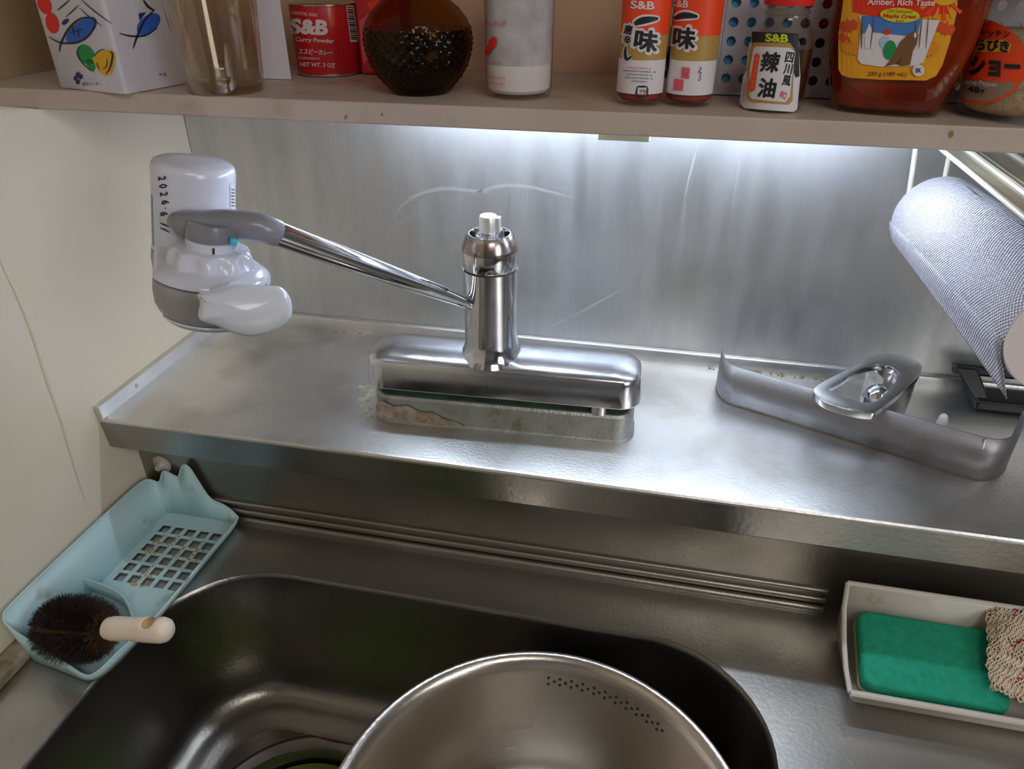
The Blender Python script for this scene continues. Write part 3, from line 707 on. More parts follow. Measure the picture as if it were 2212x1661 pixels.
# ------------------------------------------------------------------ aqua caddy against the left wall
cad = thing('sink_caddy', 'pale aqua plastic sink caddy with a grid floor, against the left wall', 'caddy', (.05, -.31, ZD))
XC = .0145
ctl = [(XC+.000, -.2075, -.097), (.023, -.2065, -.082), (.035, -.2065, -.086), (.040, -.2065, -.086), (.049, -.2065, -.070), (.056, -.2065, -.072), (.062, -.2065, -.088), (.071, -.2065, -.110), (.087, -.207, -.117), (.099, -.209, -.1255),
       (.1035, -.215, -.1275), (.103, -.25, -.1275), (.102, -.30, -.1275), (.101, -.345, -.127), (.0985, -.375, -.125), (.0955, -.397, -.1235),
       (.0905, -.411, -.1265), (.081, -.4165, -.128), (.062, -.4145, -.119), (.036, -.411, -.108), (.014, -.408, -.099), (.002, -.402, -.093), (.0005, -.385, -.090), (.0005, -.30, -.090), (.001, -.23, -.091), (.004, -.211, -.093)]
ZC = -.1272
cat_ = catmull([(a, b, c) for a, b, c in ctl], 4, True)
cb = Vector((.052, -.31, 0))
rows = []
for k in (0, .5, 1):
    r = []
    for p in cat_:
        base = Vector((max(XC+.001, cb.x+(p.x-cb.x)*.90), cb.y+(p.y-cb.y)*.975, 0)); top = Vector((p.x, p.y, 0))
        h = base.lerp(top, k**.8); h.z = -.1385+(p.z+.1385)*k; r.append(h)
    rows.append(r)
mk('caddy_wall', *loft(rows, False, False), M_caddy, cad, solid=.0014, auto=60)
mk('caddy_rim', *tube(cat_+[cat_[0]], .0011, 8), M_caddy, cad, auto=80)
# floor: front pocket solid, rear with a grid of square holes
GX0, GX1, GY0, GY1 = .021, .0955, -.312, -.227
V2, F2 = hole_panel(GX0, GX1, GY0, GY1, 5, 6, .0121, 4)
zf = lambda x, y: -.1375
rowsV = [(x, y, -.1372) for x, y in V2]
g = mk('grid_floor', rowsV, F2, M_caddy, cad, smooth=False, solid=.0016); weld(g)
base = rows[0]
hole = [Vector((GX0, GY0, -.1372)), Vector((GX1, GY0, -.1372)), Vector((GX1, GY1, -.1372)), Vector((GX0, GY1, -.1372))]
V, F = fill_holes([[Vector((p.x, p.y, -.1372)) for p in base], hole]); mk('caddy_floor', V, F, M_caddy, cad, smooth=False, solid=.0014)
dv = [(130, 1243), (165, 1248), (202, 1257), (243, 1273), (270, 1294), (284, 1326), (287, 1345)]
dv = catmull([onz(a, b, -.122) for a, b in dv], 4)
rows = [[Vector((p.x, p.y, z)) for p in dv] for z in (-.137, -.122)]
mk('pocket_divider', *loft(rows, False, False, False), M_caddy, cad, solid=.0018)
mk('divider_rim', *tube(dv, .0012, 8), M_caddy, cad)
RV, RF = [], []
for i in range(150):                       # orange-brown deposit clinging to the grid bars
    gx, gy = random.choice(((3, 4), (3, 3), (2, 4), (1, 3), (4, 4), (4, 3), (2, 1), (2, 0), (1, 4)))
    dx, dy = (GX1-GX0)/5, (GY1-GY0)/6
    if random.random() < .5: x, y = GX0+gx*dx+random.gauss(0, .0005), GY0+(gy+random.random())*dy
    else: x, y = GX0+(gx+random.random()-.5)*dx, GY0+gy*dy+random.gauss(0, .0005)
    v_, f_ = lathe((x, y, -.1366), (0, 0, 1), [(random.uniform(.0006, .0015), 0), (.0006, .0006), (.0002, .0008)], 6); k = len(RV); RV += v_; RF += [tuple(q+k for q in f) for f in f_]
mk('rust_deposit', RV, RF, M_rust, cad)['kind'] = 'stuff'
mk('suction_cup', *lathe((.018, -.2045, -.078), (0, 1, 0), [(.003, -.004), (.004, 0), (.008, .003), (.0105, .0043)], 24), mat('clear_rubber', srgb(176, 170, 160), .35), cad)

# ------------------------------------------------------------------ brush
brush = thing('scrub_brush', 'dark bristled scrubbing brush with short ivory handle lying in the caddy', 'brush', tuple(onz(170, 1360, -.11)))
H0 = onz(236, 1357, -.090); H1 = onz(346, 1361, -.080); hd = (H1-H0).normalized()
BC = onz(163, 1358, -.105); bd = (H0-BC); bd.z *= .6; bd.normalize()
ba, bb, bu = frame(bd)
V, F = [], []; V2, F2 = [], []
def hair(P, d, ln, w, V, F):
    a, b, u = frame(d); k = len(V)
    tip = P+u*ln+Vector((random.uniform(-1, 1), random.uniform(-1, 1), random.uniform(-1, 1)))*.0008
    for i in range(3):
        an = 2*PI*i/3; V.append(P+(a*math.cos(an)+b*math.sin(an))*w)
    for i in range(3):
        an = 2*PI*i/3; V.append(tip+(a*math.cos(an)+b*math.sin(an))*w*.5)
    for i in range(3):
        j = (i+1) % 3; F.append((k+i, k+j, k+3+j, k+3+i))
    F.append((k+3, k+4, k+5))
LH = .041
for i in range(15000):
    x = random.uniform(-1, 1); th = random.uniform(0, 2*PI)
    rad = .0245*math.sqrt(max(0, 1-abs(x)**2.6))*(1+.13*random.uniform(-1, 1))+.0025+.0008*math.sin(th*23)*math.sin(x*17)
    d = (ba*math.cos(th)*1.0+bb*math.sin(th)*.92)*1.0+bu*(x*.55)
    P = BC+bu*(x*LH*.75)
    # brown streaks: along a side seam and near the handle
    seam = abs(math.sin(th*1.0-.9)) < .07 or (x > .80 and random.random() < .7) or random.random() < .06
    L_ = rad*(.88 if seam and x < .72 else 1.0)
    E = P+d.normalized()*L_
    if E.z < -.1355: L_ *= max(.2, (P.z+.1355)/(P.z-E.z))
    if seam: hair(P+d.normalized()*L_*.45, d, L_*.58, .00022, V2, F2)
    else: hair(P+d.normalized()*L_*.45, d, L_*.55, .00022, V, F)
mk('dark_bristles', V, F, M_bris, brush, smooth=False, recalc=False)['kind'] = 'stuff'
mk('brown_bristles', V2, F2, M_bris2, brush, smooth=False, recalc=False)['kind'] = 'stuff'
core = [BC+bu*(x*LH*.85) for x in (-1, -.8, -.4, 0, .4, .8, 1)]
mk('bristle_core', *tube(core, [.003, .009, .0135, .0145, .0135, .009, .004], 20), M_bris, brush)
cv, cf = lathe(onz(327, 1343, -.074), (CF*-1+Vector((-.35, .1, .3))).normalized(), [(.0058, -.012), (.0058, .02)], 20)
cut = mk('cut', cv, cf, M_tan)
hp = [H0-hd*.001, H0+hd*.004, H0+hd*.012, H0+hd*.022, H0+hd*.030, H0+hd*.037, H1+hd*.002, H1+hd*.006, H1+hd*.009, H1+hd*.0105]
hr = [.0088, .0098, .0098, .0094, .0096, .0102, .0104, .0094, .0066, .0010]
hv, hf = tube(hp, hr, 32)
hobj = mk('tmp', hv, hf, M_handle)
bo = hobj.modifiers.new('b', 'BOOLEAN'); bo.object = cut; bo.operation = 'DIFFERENCE'; bo.solver = 'EXACT'
try: bo.material_mode = 'TRANSFER'
except Exception: pass
dg = bpy.context.evaluated_depsgraph_get(); dg.update()
me = bpy.data.meshes.new_from_object(hobj.evaluated_get(dg))
bpy.data.objects.remove(hobj); bpy.data.objects.remove(cut)
ho = bpy.data.objects.new('handle', me); COL.objects.link(ho)
for v in me.vertices: v.co -= Vector(brush.location)
ho.parent = brush

# ------------------------------------------------------------------ sponge tray, sponge, net cloth
trX0, trX1 = .7035, .900
tray = thing('sponge_tray', 'white plastic sponge tray stuck to the recess wall at right', 'tray', (.8, -.26, ZD))
YB, YT = -.2075, -.304
def trow(y, z, dx=0): return [Vector((x, y, z)) for x in (trX0-dx, trX1)]
sec = [(-.2245, -.0795, .001), (-.2260, -.0815, .002), (-.2285, -.120, -.001), (-.2310, -.1325, -.003), (-.236, -.1345, -.003), (-.296, -.1365, -.003), (-.3005, -.1355, -.003), (-.3035, -.131, -.001), (-.3065, -.1180, .004), (-.3090, -.1165, .005)]
V = []; F = []
for y, z, dx in sec: V += [Vector((trX0-dx, y, z)), Vector((trX1, y, z))]
for i in range(len(sec)-1): F.append((2*i, 2*i+1, 2*i+3, 2*i+2))
mk('tray_pan', V, F, M_tray, tray, solid=.0022, auto=50)
# side wall: closes the left end, with its rim bowed outward
side_pts = [(trX0-.001, -.2245, -.0795), (trX0-.005, -.245, -.090), (trX0-.006, -.268, -.103), (trX0-.006, -.290, -.112), (trX0-.005, -.309, -.1165)]
bot_pts = [(trX0+.001, -.2285, -.130), (trX0+.001, -.245, -.1345), (trX0+.001, -.268, -.1355), (trX0+.001, -.29, -.1363), (trX0+.001, -.3035, -.131)]
mk('tray_side', *loft([side_pts, bot_pts], False, False, False), M_tray, tray, solid=.0022)
mk('tray_side', *loft([[(trX1, y, z) for x, y, z in side_pts], [(trX1, y, z) for x, y, z in bot_pts]], False, False, False), M_tray, tray, solid=.0022)
rimp = [Vector(p) for p in side_pts[::-1]]+[Vector((trX1, -.2245, -.0795))]
mk('tray_rim', *tube([Vector(p) for p in side_pts], .0021, 8), M_tray, tray)
mk('tray_rim', *tube([side_pts[-1], (trX1, -.309, -.1165)], .0026, 8), M_tray, tray)
mk('tray_rim', *tube([side_pts[0], (trX1, -.2245, -.0795)], .0022, 8), M_tray, tray)
# sponge
sA = Vector((.7135, -.2365, -.0960)); sB = Vector((.7105, -.2995, -.1140))
ex = Vector((1, -.01, 0)).normalized(); ey = (sB-sA).normalized(); ez = ex.cross(ey)*-1
if ez.z < 0: ez = -ez
sponge = thing('sponge', 'green sponge with a thin yellow scouring layer lying in the white tray', 'sponge', tuple((sA+sB)/2))
def slab(z0, z1, nm, m, d=0):
    W2, H2 = .110, (sB-sA).length
    cen = sA+ex*(W2/2)+ey*(H2/2)
    def rr(h, dd): 
        pts = rrect(0, 0, W2/2-dd, H2/2-dd, .008, 0, 6); out = []
        for p in pts: 
            sag = -.006*max(0, (p.x/(W2/2))-.45)**1.0*2*max(0, p.y/(-H2/2)*-1 if False else (p.y/(H2/2)))
            out.append(cen+ex*p.x+ey*p.y+ez*(h+sag))
        return out
    return mk(nm, *loft([rr(z0, .002+d), rr(z0+.001, d), rr(z1-.0018, d), rr(z1-.0004, .0010+d), rr(z1, .003+d), rr(z1+.0006, .018+d)]), m, sponge, auto=60)
slab(-.0155, -.0005, 'foam', M_sponge)
slab(-.0195, -.0150, 'scouring_layer', M_scour, -.0006)
# crocheted net cloth: a folded sheet of knitted loops
cloth = thing('net_dishcloth', 'beige knitted net dishcloth with red yarn lying on the green sponge', 'dishcloth', tuple(onz(2190, 1440, -.09)))
c00 = onz(2126, 1330, -.0915); c01 = onz(2142, 1498, -.1095); 
def clothpt(u, v, h=0):
    p = c00.lerp(c01, v)+Vector((u*.085, 0, 0)); p += Vector((0, -.012*v*u*2, 0))
    p.x += .0015*math.sin(v*5+1)+.0007*math.sin(v*41)
    p.z += .0065+.0030*math.sin(u*7+v*3)+.0016*math.sin(u*19+1.3)*math.cos(v*13)+h
    if u < .08: p.z -= .0030*(1-u/.08)
    return p
rows = [[clothpt(u/30, v/34) for u in range(31)] for v in range(35)]
mk('cloth_sheet', *loft(rows, False, False, False), mat('net_ground', srgb(120, 98, 74), .95), cloth, solid=.002)
V, F = [], []; V2, F2 = [], []
nu, nv = 26, 36
for j in range(nv):
    for i in range(nu):
        u = (i+.5*(j % 2))/nu; v = (j+.5)/nv
        if random.random() < .05: continue
        c = clothpt(u, v, .0019); r = .0021; n = 8
        red = (u > .18 and math.sin(u*31+v*17) > .86) and random.random() < .45
        e1 = (clothpt(u+.01, v, .0014)-c).normalized(); e2 = (clothpt(u, v+.01, .0014)-c).normalized()
        lp = [c+e1*(r*math.cos(2*PI*k/n))+e2*(r*1.25*math.sin(2*PI*k/n))+Vector((0, 0, random.uniform(-.0003, .0005))) for k in range(n+1)]
        v_, f_ = tube(lp, .00075, 4); T = (V2, F2) if red else (V, F); k = len(T[0]); T[0].extend(v_); T[1].extend([tuple(a+k for a in q) for q in f_])
for e in range(160):
    v = random.random(); c = clothpt(0 if random.random() < .6 else random.random(), 1 if random.random() < .4 else v, .0006); 
    d = Vector((random.uniform(-1, .2), random.uniform(-1, .3), random.uniform(-.3, .6))).normalized()
    v_, f_ = tube([c, c+d*.0015, c+d*.003+Vector((0, 0, .0006))], .0003, 3); k = len(V); V.extend(v_); F.extend([tuple(a+k for a in q) for q in f_])
mk('beige_stitches', V, F, M_net_y, cloth, recalc=False)['kind'] = 'stuff'
mk('red_stitches', V2, F2, M_net_r, cloth, recalc=False)['kind'] = 'stuff'

# ------------------------------------------------------------------ metal bowl in the sink
BX, BY, BR, BTOP = .4710, -.4515, .1590, -.150
bowl = thing('metal_bowl', 'round stainless washing-up bowl with drain holes standing in the sink', 'bowl', (BX, BY, BZ))
hB = BTOP-BZ
prof_o = [(.100, .0005), (.118, .001), (.126, .004), (.131, .010), (.134, .018), (.1480, hB-.012), (.1505, hB-.008), (.1565, hB-.0045), (.1590, hB-.0018), (.1588, hB+.0008), (.1570, hB+.0016), (.1530, hB+.0008), (.1495, hB-.0030), (.1468, hB-.012), (.1330, .022), (.1290, .014), (.123, .0085), (.1165, .0070), (.1150, .0055), (.1120, .0055), (.1105, .0040), (.06, .0035), (.0001, .0035)]
mk('bowl_shell', *lathe((BX, BY, BZ), (0, 0, 1), prof_o, 96, True, False), M_bowl, bowl, auto=70)
def bowlin(h): return .1330+(.1468-.1330)*(h-.022)/((hB-.012)-.022)
V, F = [], []
for r_, h in enumerate((hB-.0190, hB-.0225, hB-.0260)):
    for i in range(11):
        px = 1105+i*24.0+(12 if r_ == 1 else 0)
        p = onz(px, 1450, BTOP); an = math.atan2(p.y+.3-BY, p.x-BX); an = math.radians(96-4.05*(i+(.5 if r_ == 1 else 0)))
        rr_ = bowlin(h)-.0003; c = Vector((BX+rr_*math.cos(an), BY+rr_*math.sin(an), BZ+h)); nrm = Vector((-math.cos(an), -math.sin(an), .09)).normalized()
        v_, f_ = lathe(c-nrm*.0004, nrm, [(.0014, 0), (.0014, .0006), (.0002, .0007)], 8); k = len(V); V += v_; F += [tuple(q+k for q in f) for f in f_]
mk('drain_holes', V, F, M_prt_k, bowl)['kind'] = 'stuff'

# ================================================================== things on the shelf
Z0 = ZS+.0004
def bottle(P, prof, n=40): return lathe((P[0], P[1], Z0), (0, 0, 1), prof, n)
# carton
ca, cb_, ccn = onz(127, 190, Z0), onz(272, 205, Z0), onz(373, 176, Z0)
e1 = (cb_-ca); wC = e1.length; e1.normalize(); e2 = Vector((-e1.y, e1.x, 0)); wD = .070
carton = thing('printed_carton', 'white carton printed with blue fish, tomatoes and peppers at shelf left', 'carton', tuple((ca+cb_)/2+e2*wD/2))
def cring(z, d=0, k=1): 
    c = (ca+cb_)/2+e2*wD/2
    pts = rrect(0, 0, (wC/2-d)*k, (wD/2-d)*k, .004, 0, 4)
    return [Vector((c.x, c.y, z))+e1*p.x+e2*p.y for p in pts]
mk('carton_body', *loft([cring(Z0, .001), cring(Z0+.001), cring(.425)]), M_carton, carton, auto=50)
c = (ca+cb_)/2+e2*wD/2; V = [p for p in cring(.425)]
top = [Vector((c.x, c.y, .455))+e1*x+e2*y for x, y in ((-wC/2+.002, -.001), (wC/2-.002, -.001), (wC/2-.002, .001), (-wC/2+.002, .001))]
q = [Vector((c.x, c.y, .425))+e1*x+e2*y for x, y in ((-wC/2+.002, -wD/2), (wC/2-.002, -wD/2), (wC/2-.002, wD/2), (-wC/2+.002, wD/2))]
mk('gable_top', *merge(loft([q, top]), loft([top, [p+Vector((0, 0, .014)) for p in top]])), M_carton, carton, smooth=False)
nf = -e2; nr = e1
s1_ = lambda px, py, off=0: onpl(px, py, ca+nf*off, nf)
s2_ = lambda px, py, off=0: onpl(px, py, cb_+nr*off, nr)
def art(pts, m, s=s1_, off=.0003, nm='printed_motif'): return print_poly(nm, pts, s, m, carton, off, 0)
art(ell(96, 10, 14, 22, -25), M_prt_red); art(ell(113, 50, 14, 23, -15), M_prt_red)
art(ell(176, 66, 40, 19, -38), M_prt_blue)
art(ell(141, 47, 9, 5, -40), M_prt_navy)
for st, w in (([(128, 112), (132, 92), (150, 60), (175, 40), (203, 38)], 5), ([(203, 38), (204, 55), (190, 78), (165, 92), (130, 92), (106, 80)], 4.5), ([(156, 56), (160, 76)], 2), ([(168, 58), (170, 80)], 2), ([(152, 70), (178, 64)], 2), ([(124, 22), (150, 0)], 3), ([(143, 36), (170, 11)], 2.5), ([(176, 0), (205, 25), (243, 52)], 2.5), ([(172, 17), (190, 34), (221, 57)], 2)):
    art(stroke(st, w), M_prt_k, off=.0006)
art(ell(186, 118, 17, 24, -35), M_prt_green); art(ell(196, 140, 8, 14, -30), M_prt_green)
art([(199, 126), (214, 112), (232, 108), (248, 112), (249, 130), (240, 160), (228, 165), (214, 155), (206, 140)], M_prt_yel, off=.0005)
for st, w in (([(173, 99), (166, 112), (172, 128), (190, 148), (205, 156)], 2.5), ([(237, 111), (243, 118), (238, 145), (228, 160)], 4), ([(203, 122), (213, 110), (226, 106)], 2), ([(231, 126), (230, 142), (222, 150)], 2), ([(208, 135), (214, 150)], 2)):
    art(stroke(st, w), M_prt_k, off=.0008)
for dx, dy in ((0, -8), (0, 8), (-5, 0), (6, -3)): art(ell(168+dx, 169+dy, 4.5, 5.5), M_prt_navy, off=.0005)
print_text('printed_line', '福祉センター', 198, 181, 42, 8, s1_, M_prt_navy, carton); print_text('printed_line', '社会福祉法人', 193, 171, 28, 5, s1_, M_prt_ltblue, carton)
# fish and line on the right face
art(ell(321, 52, 30, 18, -40), M_prt_blue, s2_)
for st, w in (([(288, 105), (296, 80), (312, 45), (335, 20)], 5), ([(258, 72), (285, 78), (315, 76), (340, 60)], 4), ([(310, 0), (320, 14), (333, 22)], 5)): art(stroke(st, w), M_prt_k, s2_, .0006)
art([(299, 29), (316, 26), (302, 45)], M_prt_navy, s2_)
print_text('printed_line', '牛乳', 352, 161, 18, 8, s2_, M_prt_navy, carton)

# tumbler: tapered, ten-sided glass
TG = (.1545, -.1640)
tum = thing('glass_tumbler', 'tall faceted clear glass tumbler standing beside the printed carton', 'glass', (TG[0], TG[1], Z0))
def poly_ring(r, z, n=10, rd=.3):
    out = []
    for i in range(60):
        t = 2*PI*i/60; f = math.cos(PI/n)/math.cos(((t+PI/n) % (2*PI/n))-PI/n); out.append(Vector((TG[0]+r*(f*rd+1-rd)*math.cos(t), TG[1]+r*(f*rd+1-rd)*math.sin(t), z)))
    return out
tp = [(.0275, 0), (.0292, .0012), (.0300, .004), (.0312, .012), (.0345, .06), (.0385, .135), (.0375, .1365), (.0362, .135), (.0322, .06), (.0284, .014), (.0265, .0085), (.02, .0070), (.0001, .0068)]
mk('glass_wall', *loft([poly_ring(r, Z0+h) for r, h in tp], True, False), glass_thin('tumbler_wall_glass', (.92, .89, .83), .03, 1, .10), tum, auto=60)
mk('glass_base', *loft([poly_ring(r, Z0+h) for r, h in ((.0278, .0006), (.0290, .003), (.0294, .0062), (.0272, .0066))]), glass_thin('tumbler_base_glass', (.72, .64, .52), .03, 1, .08), tum, auto=60)

card = tag(mk('white_card', *boxg(.1505, .1790, -.101, -.0985, Z0, .40), M_carton, smooth=False, bevel=.0005), 'plain white card edge standing upright behind the glass tumbler', 'card')

def can(name, c, r, h, m, label, cat):
    t = thing(name, label, cat, (c[0], c[1], Z0))
    mk('can_body', *lathe((c[0], c[1], Z0), (0, 0, 1), [(r-.0008, .0018), (r-.0005, .003), (r-.0005, h-.003), (r-.0008, h-.002)], 56), m, t)
    mk('tin_rim', *lathe((c[0], c[1], Z0), (0, 0, 1), [(r-.001, 0), (r+.0002, .0008), (r+.0002, .002), (r-.0009, .0026)], 56), M_tin, t)
    mk('tin_lid', *lathe((c[0], c[1], Z0+h-.003), (0, 0, 1), [(r-.001, 0), (r+.0003, .0008), (r+.0003, .0022), (r-.001, .003), (r-.004, .0015)], 56), M_tin, t)
    return t
CN = (.1950, -.0530); CRr = .0300
cur = can('curry_powder_can', CN, CRr, .0585, M_red, 'red round spice can with white lettering and barcode', 'can')
cs = oncyl(CN[0], CN[1], CRr-.0004)
print_text('lettering', 'S&B', 668, 58, 82, 34, cs, M_prt_w, cur, rot=3, bold=.05)
print_text('lettering', 'Curry Powder', 680, 88, 84, 12, cs, M_prt_w, cur, rot=3, bold=.02)
print_text('lettering', 'エスビーカレー', 682, 112, 72, 11, cs, M_prt_w, cur, rot=3, bold=.03)
print_text('lettering', 'ORIENTAL MARK', 658, 30, 56, 7, cs, M_prt_w, cur, rot=6)
print_text('lettering', 'INGREDIENTS', 668, 126, 46, 5, cs, M_prt_w, cur, rot=3)
print_text('lettering', 'NET WT. 3 OZ', 686, 140, 76, 9, cs, M_prt_w, cur, rot=2, bold=.02)
print_poly('barcode', [(747, 10), (764, 12), (775, 90), (757, 91)], cs, M_prt_w, cur, .0003, 4)
for k in range(16):
    y = 15+k*4.6; x0 = 749+(y-12)*.13; print_poly('barcode_bar', [(x0, y), (x0+13, y), (x0+13.3, y+2+(k % 3)*.6), (x0+.3, y+2+(k % 3)*.6)], cs, M_prt_k, cur, .0006, 0)
# red packet standing behind
pk = thing('red_packet', 'red and pale pink printed packet behind the dark glass cruet', 'packet', (.244, -.045, Z0))
mk('packet_body', *boxg(.2275, .2700, -.058, -.030, Z0, .385), M_red, pk, bevel=.002)
ps = lambda px, py, off=0: ony(px, py, -.058-off)
print_poly('printed_patch', [(776, 45), (795, 30), (812, 60), (806, 110), (786, 140), (780, 100)], ps, M_prt_pink, pk, .0003, 0)
print_poly('printed_patch', [(792, 5), (815, 0), (822, 14), (800, 24)], ps, M_prt_oran, pk, .0003, 0)
print_poly('printed_patch', [(784, 60), (792, 50), (797, 80), (790, 110)], ps, M_prt_w, pk, .0006, 0)

# faceted amber cruet
CC = (.3115, -.1380)
cru = thing('soy_cruet', 'round faceted amber glass cruet full of dark liquid, mid shelf', 'cruet', (CC[0], CC[1], Z0))
cprof = [(.0215, 0), (.0232, .001), (.0262, .0045), (.0325, .0115), (.0380, .020), (.0412, .030), (.0422, .038), (.0414, .0455), (.0385, .0525), (.0325, .0600), (.0250, .0660), (.0190, .0720), (.0160, .080), (.0155, .090), (.0175, .098)]
def facet(cprof, c, nseg, sh, amp, zlo, zhi):
    R = []
    zs = [zlo+(zhi-zlo)*i/44 for i in range(45)]
    hs = [p for p in cprof if p[1] < zlo]+[(None, z) for z in zs]+[p for p in cprof if p[1] > zhi]
    def rad(z):
        for (r0, z0), (r1, z1) in zip(cprof, cprof[1:]):
            if z0 <= z <= z1: return r0+(r1-r0)*(z-z0)/(z1-z0)
        return cprof[-1][0]
    N_ = nseg*6
    for r, z in hs:
        row = []
        for i in range(N_):
            t = 2*PI*i/N_; rr = r if r is not None else rad(z)
            if r is None:
                a = nseg*t; b = z*sh
                rr += amp*(abs(math.sin((a+b)/2))*abs(math.sin((a-b)/2))*2-1)*min(1, (zhi-z)/.004, (z-zlo)/.004)
            row.append(Vector((c[0]+rr*math.cos(t), c[1]+rr*math.sin(t), Z0+z)))
        R.append(row)
    return R
mk('cruet_glass', *loft(facet(cprof, CC, 34, 800, .0007, .002, .0505), True, False), M_gl_amber, cru, auto=25)
mk('dark_liquid', *lathe((CC[0], CC[1], Z0), (0, 0, 1), [(.019, .003), (.0235, .006), (.0300, .0125), (.0355, .0205), (.0390, .030), (.0402, .038), (.0396, .0465), (.0001, .0470)], 48, True, False), M_soy, cru)
mk('stopper', *lathe((CC[0], CC[1], Z0), (0, 0, 1), [(.014, .090), (.0185, .099), (.0190, .106), (.012, .114), (.008, .120), (.0001, .124)], 24), M_black, cru)

# salt bottle
SB = (.3910, -.1360); 
salt = thing('salt_shaker', 'tall clear glass shaker half full of white salt with red print', 'salt shaker', (SB[0], SB[1], Z0))
mk('shaker_glass', *bottle(SB, [(.0225, 0), (.0245, .0012), (.0255, .004), (.0257, .012), (.0262, .05), (.0268, .085), (.0262, .095)], 48), M_gl, salt)
mk('salt_fill', *bottle(SB, [(.0215, .0035), (.0240, .006), (.0245, .012), (.0247, .0230), (.0243, .0245), (.012, .0262), (.0001, .025)], 48), M_salt, salt)
mk('salt_dust_film', *bottle(SB, [(.0249, .0240), (.0252, .05), (.0257, .085)], 48), M_salt2, salt)
mk('shaker_cap', *bottle(SB, [(.0272, .095), (.0276, .097), (.0272, .118), (.024, .1215), (.0001, .122)], 48), M_prt_red, salt)
ss = oncyl(SB[0], SB[1], .0262)
print_poly('red_mark', ell(1064, 92, 9, 13, 15), ss, M_prt_red, salt, .0004, 4); print_poly('red_mark', ell(1054, 108, 6, 12, 20), ss, M_prt_red, salt, .0004, 4)
print_text('lettering', 'クッキング', 1070, 50, 46, 14, ss, M_prt_pink, salt, rot=4, bold=.02)
print_text('lettering', 'COOKING SALT', 1066, 134, 40, 6, ss, M_prt_pink, salt, rot=4)
print_text('lettering', '食塩 100g', 1070, 167, 42, 8, ss, M_prt_pink, salt, rot=4); print_text('lettering', '調味料', 1070, 181, 42, 6, ss, M_prt_pink, salt, rot=4)

# two chilli powder jars
def chili(c, name_lab, xo, second):
    t = thing('chili_powder_jar', name_lab, 'spice jar', (c[0], c[1], Z0), group='chilli powder jars with orange labels')
    r = .0172
    mk('jar_glass', *bottle(c, [(.0145, 0), (.0162, .001), (.0172, .004), (.0172, .078), (.0165, .082)], 40), M_gl, t)
    mk('chili_fill', *bottle(c, [(.0135, .003), (.0158, .005), (.0162, .009), (.0162, .062), (.0001, .062)], 40), M_chili, t)
    mk('jar_cap', *bottle(c, [(.0172, .080), (.0176, .081), (.0174, .102), (.0160, .1035), (.0001, .104)], 40), M_prt_oran, t)
    R_ = r+.0002
    def lab(nm, z0, z1, m, a0=-165, a1=-15, dz=0):
        n = 26; rows = [[Vector((c[0]+R_*math.cos(math.radians(a0+(a1-a0)*i/n)), c[1]+R_*math.sin(math.radians(a0+(a1-a0)*i/n)), Z0+z)) for i in range(n+1)] for z in (z0, z1)]
        V, F = loft(rows, False, False, False); return mk(nm, V, F, m, t, recalc=False)
    lab('label_white', .0085, .0310, M_label_w); lab('label_gold', .0310, .0470, M_prt_gold); lab('label_orange', .0470, .0760, M_prt_oran)
    cy = oncyl(c[0], c[1], R_)
    rot = 2
    if not second:
        print_text('lettering', 'S&B', 1388, 11, 52, 18, cy, M_prt_w, t, rot=3, bold=.03)
        for b, mm, off in ((.075, M_prt_w, .0003), (.03, M_prt_k, .0006)):
            k = 7 if b > .05 else 0
            print_poly('brush_stroke', stroke([(1370-k/2, 52), (1390, 44), (1422+k/2, 40)], 15+k*1.4), cy, mm, t, off, 6)
            print_text('brush_lettering', '味', 1396, 88, 48+k, 44+k, cy, mm, t, rot=8, bold=b, off=off, step=6)
            print_text('brush_lettering', '唐', 1357, 64, 17+k, 20+k, cy, mm, t, rot=10, bold=b, off=off-.0001, step=6)
            print_text('brush_lettering', '辛', 1355, 86, 15+k, 18+k, cy, mm, t, rot=10, bold=b, off=off-.0001, step=6)
            print_poly('brush_stroke', stroke([(1352, 100), (1350, 116), (1354, 128), (1366, 120)], 7+k), cy, mm, t, off-.0001, 6)
        for k, (w, mm) in enumerate(((52, M_prt_pink), (72, M_prt_navy), (56, M_prt_navy), (60, M_prt_navy), (34, M_prt_navy))):
            print_text('small_print', '原材料名唐辛子国内製造一味', 1381, 147+k*7.2, w, 4, cy, mm, t, rot=3)
        for st in ([(1377, 187), (1376, 207), (1398, 209)], [(1398, 187), (1377, 187)], [(1399, 188), (1398, 209)]): print_poly('recycling_mark', stroke(st, 4), cy, M_prt_k, t, .0006, 6)
        print_text('recycling_mark', 'プラ', 1388, 198, 13, 9, cy, M_prt_k, t, rot=3, bold=.02)
    else:
        print_text('lettering', 'S&B', 1469, 8, 36, 16, cy, M_prt_w, t, rot=3, bold=.03)
        for b, mm, off in ((.075, M_prt_w, .0003), (.03, M_prt_k, .0006)):
            k = 7 if b > .05 else 0
            print_poly('brush_stroke', stroke([(1456-k/2, 40), (1478, 33), (1507+k/2, 36)], 14+k*1.4), cy, mm, t, off, 6)
            print_text('brush_lettering', '味', 1478, 82, 46+k, 44+k, cy, mm, t, rot=5, bold=b, off=off, step=6)
            print_poly('brush_stroke', stroke([(1446, 100), (1442, 130), (1437, 160), (1428, 172)], 9+k), cy, mm, t, off-.0001, 4)
        print_text('red_stamp', '国産', 1481, 157, 17, 24, cy, M_prt_pink, t, rot=4, bold=.04)
        print_poly('red_stamp', [(1456, 170), (1477, 172), (1475, 196), (1454, 194)], cy, M_prt_pink, t, .0005, 5)
        print_text('small_print', '七味', 1512, 158, 7, 36, cy, M_prt_k, t, rot=3)
    return t
chili((.4853, -.1500), 'orange-topped chilli powder jar standing left of its twin, with fine print', 0, False)
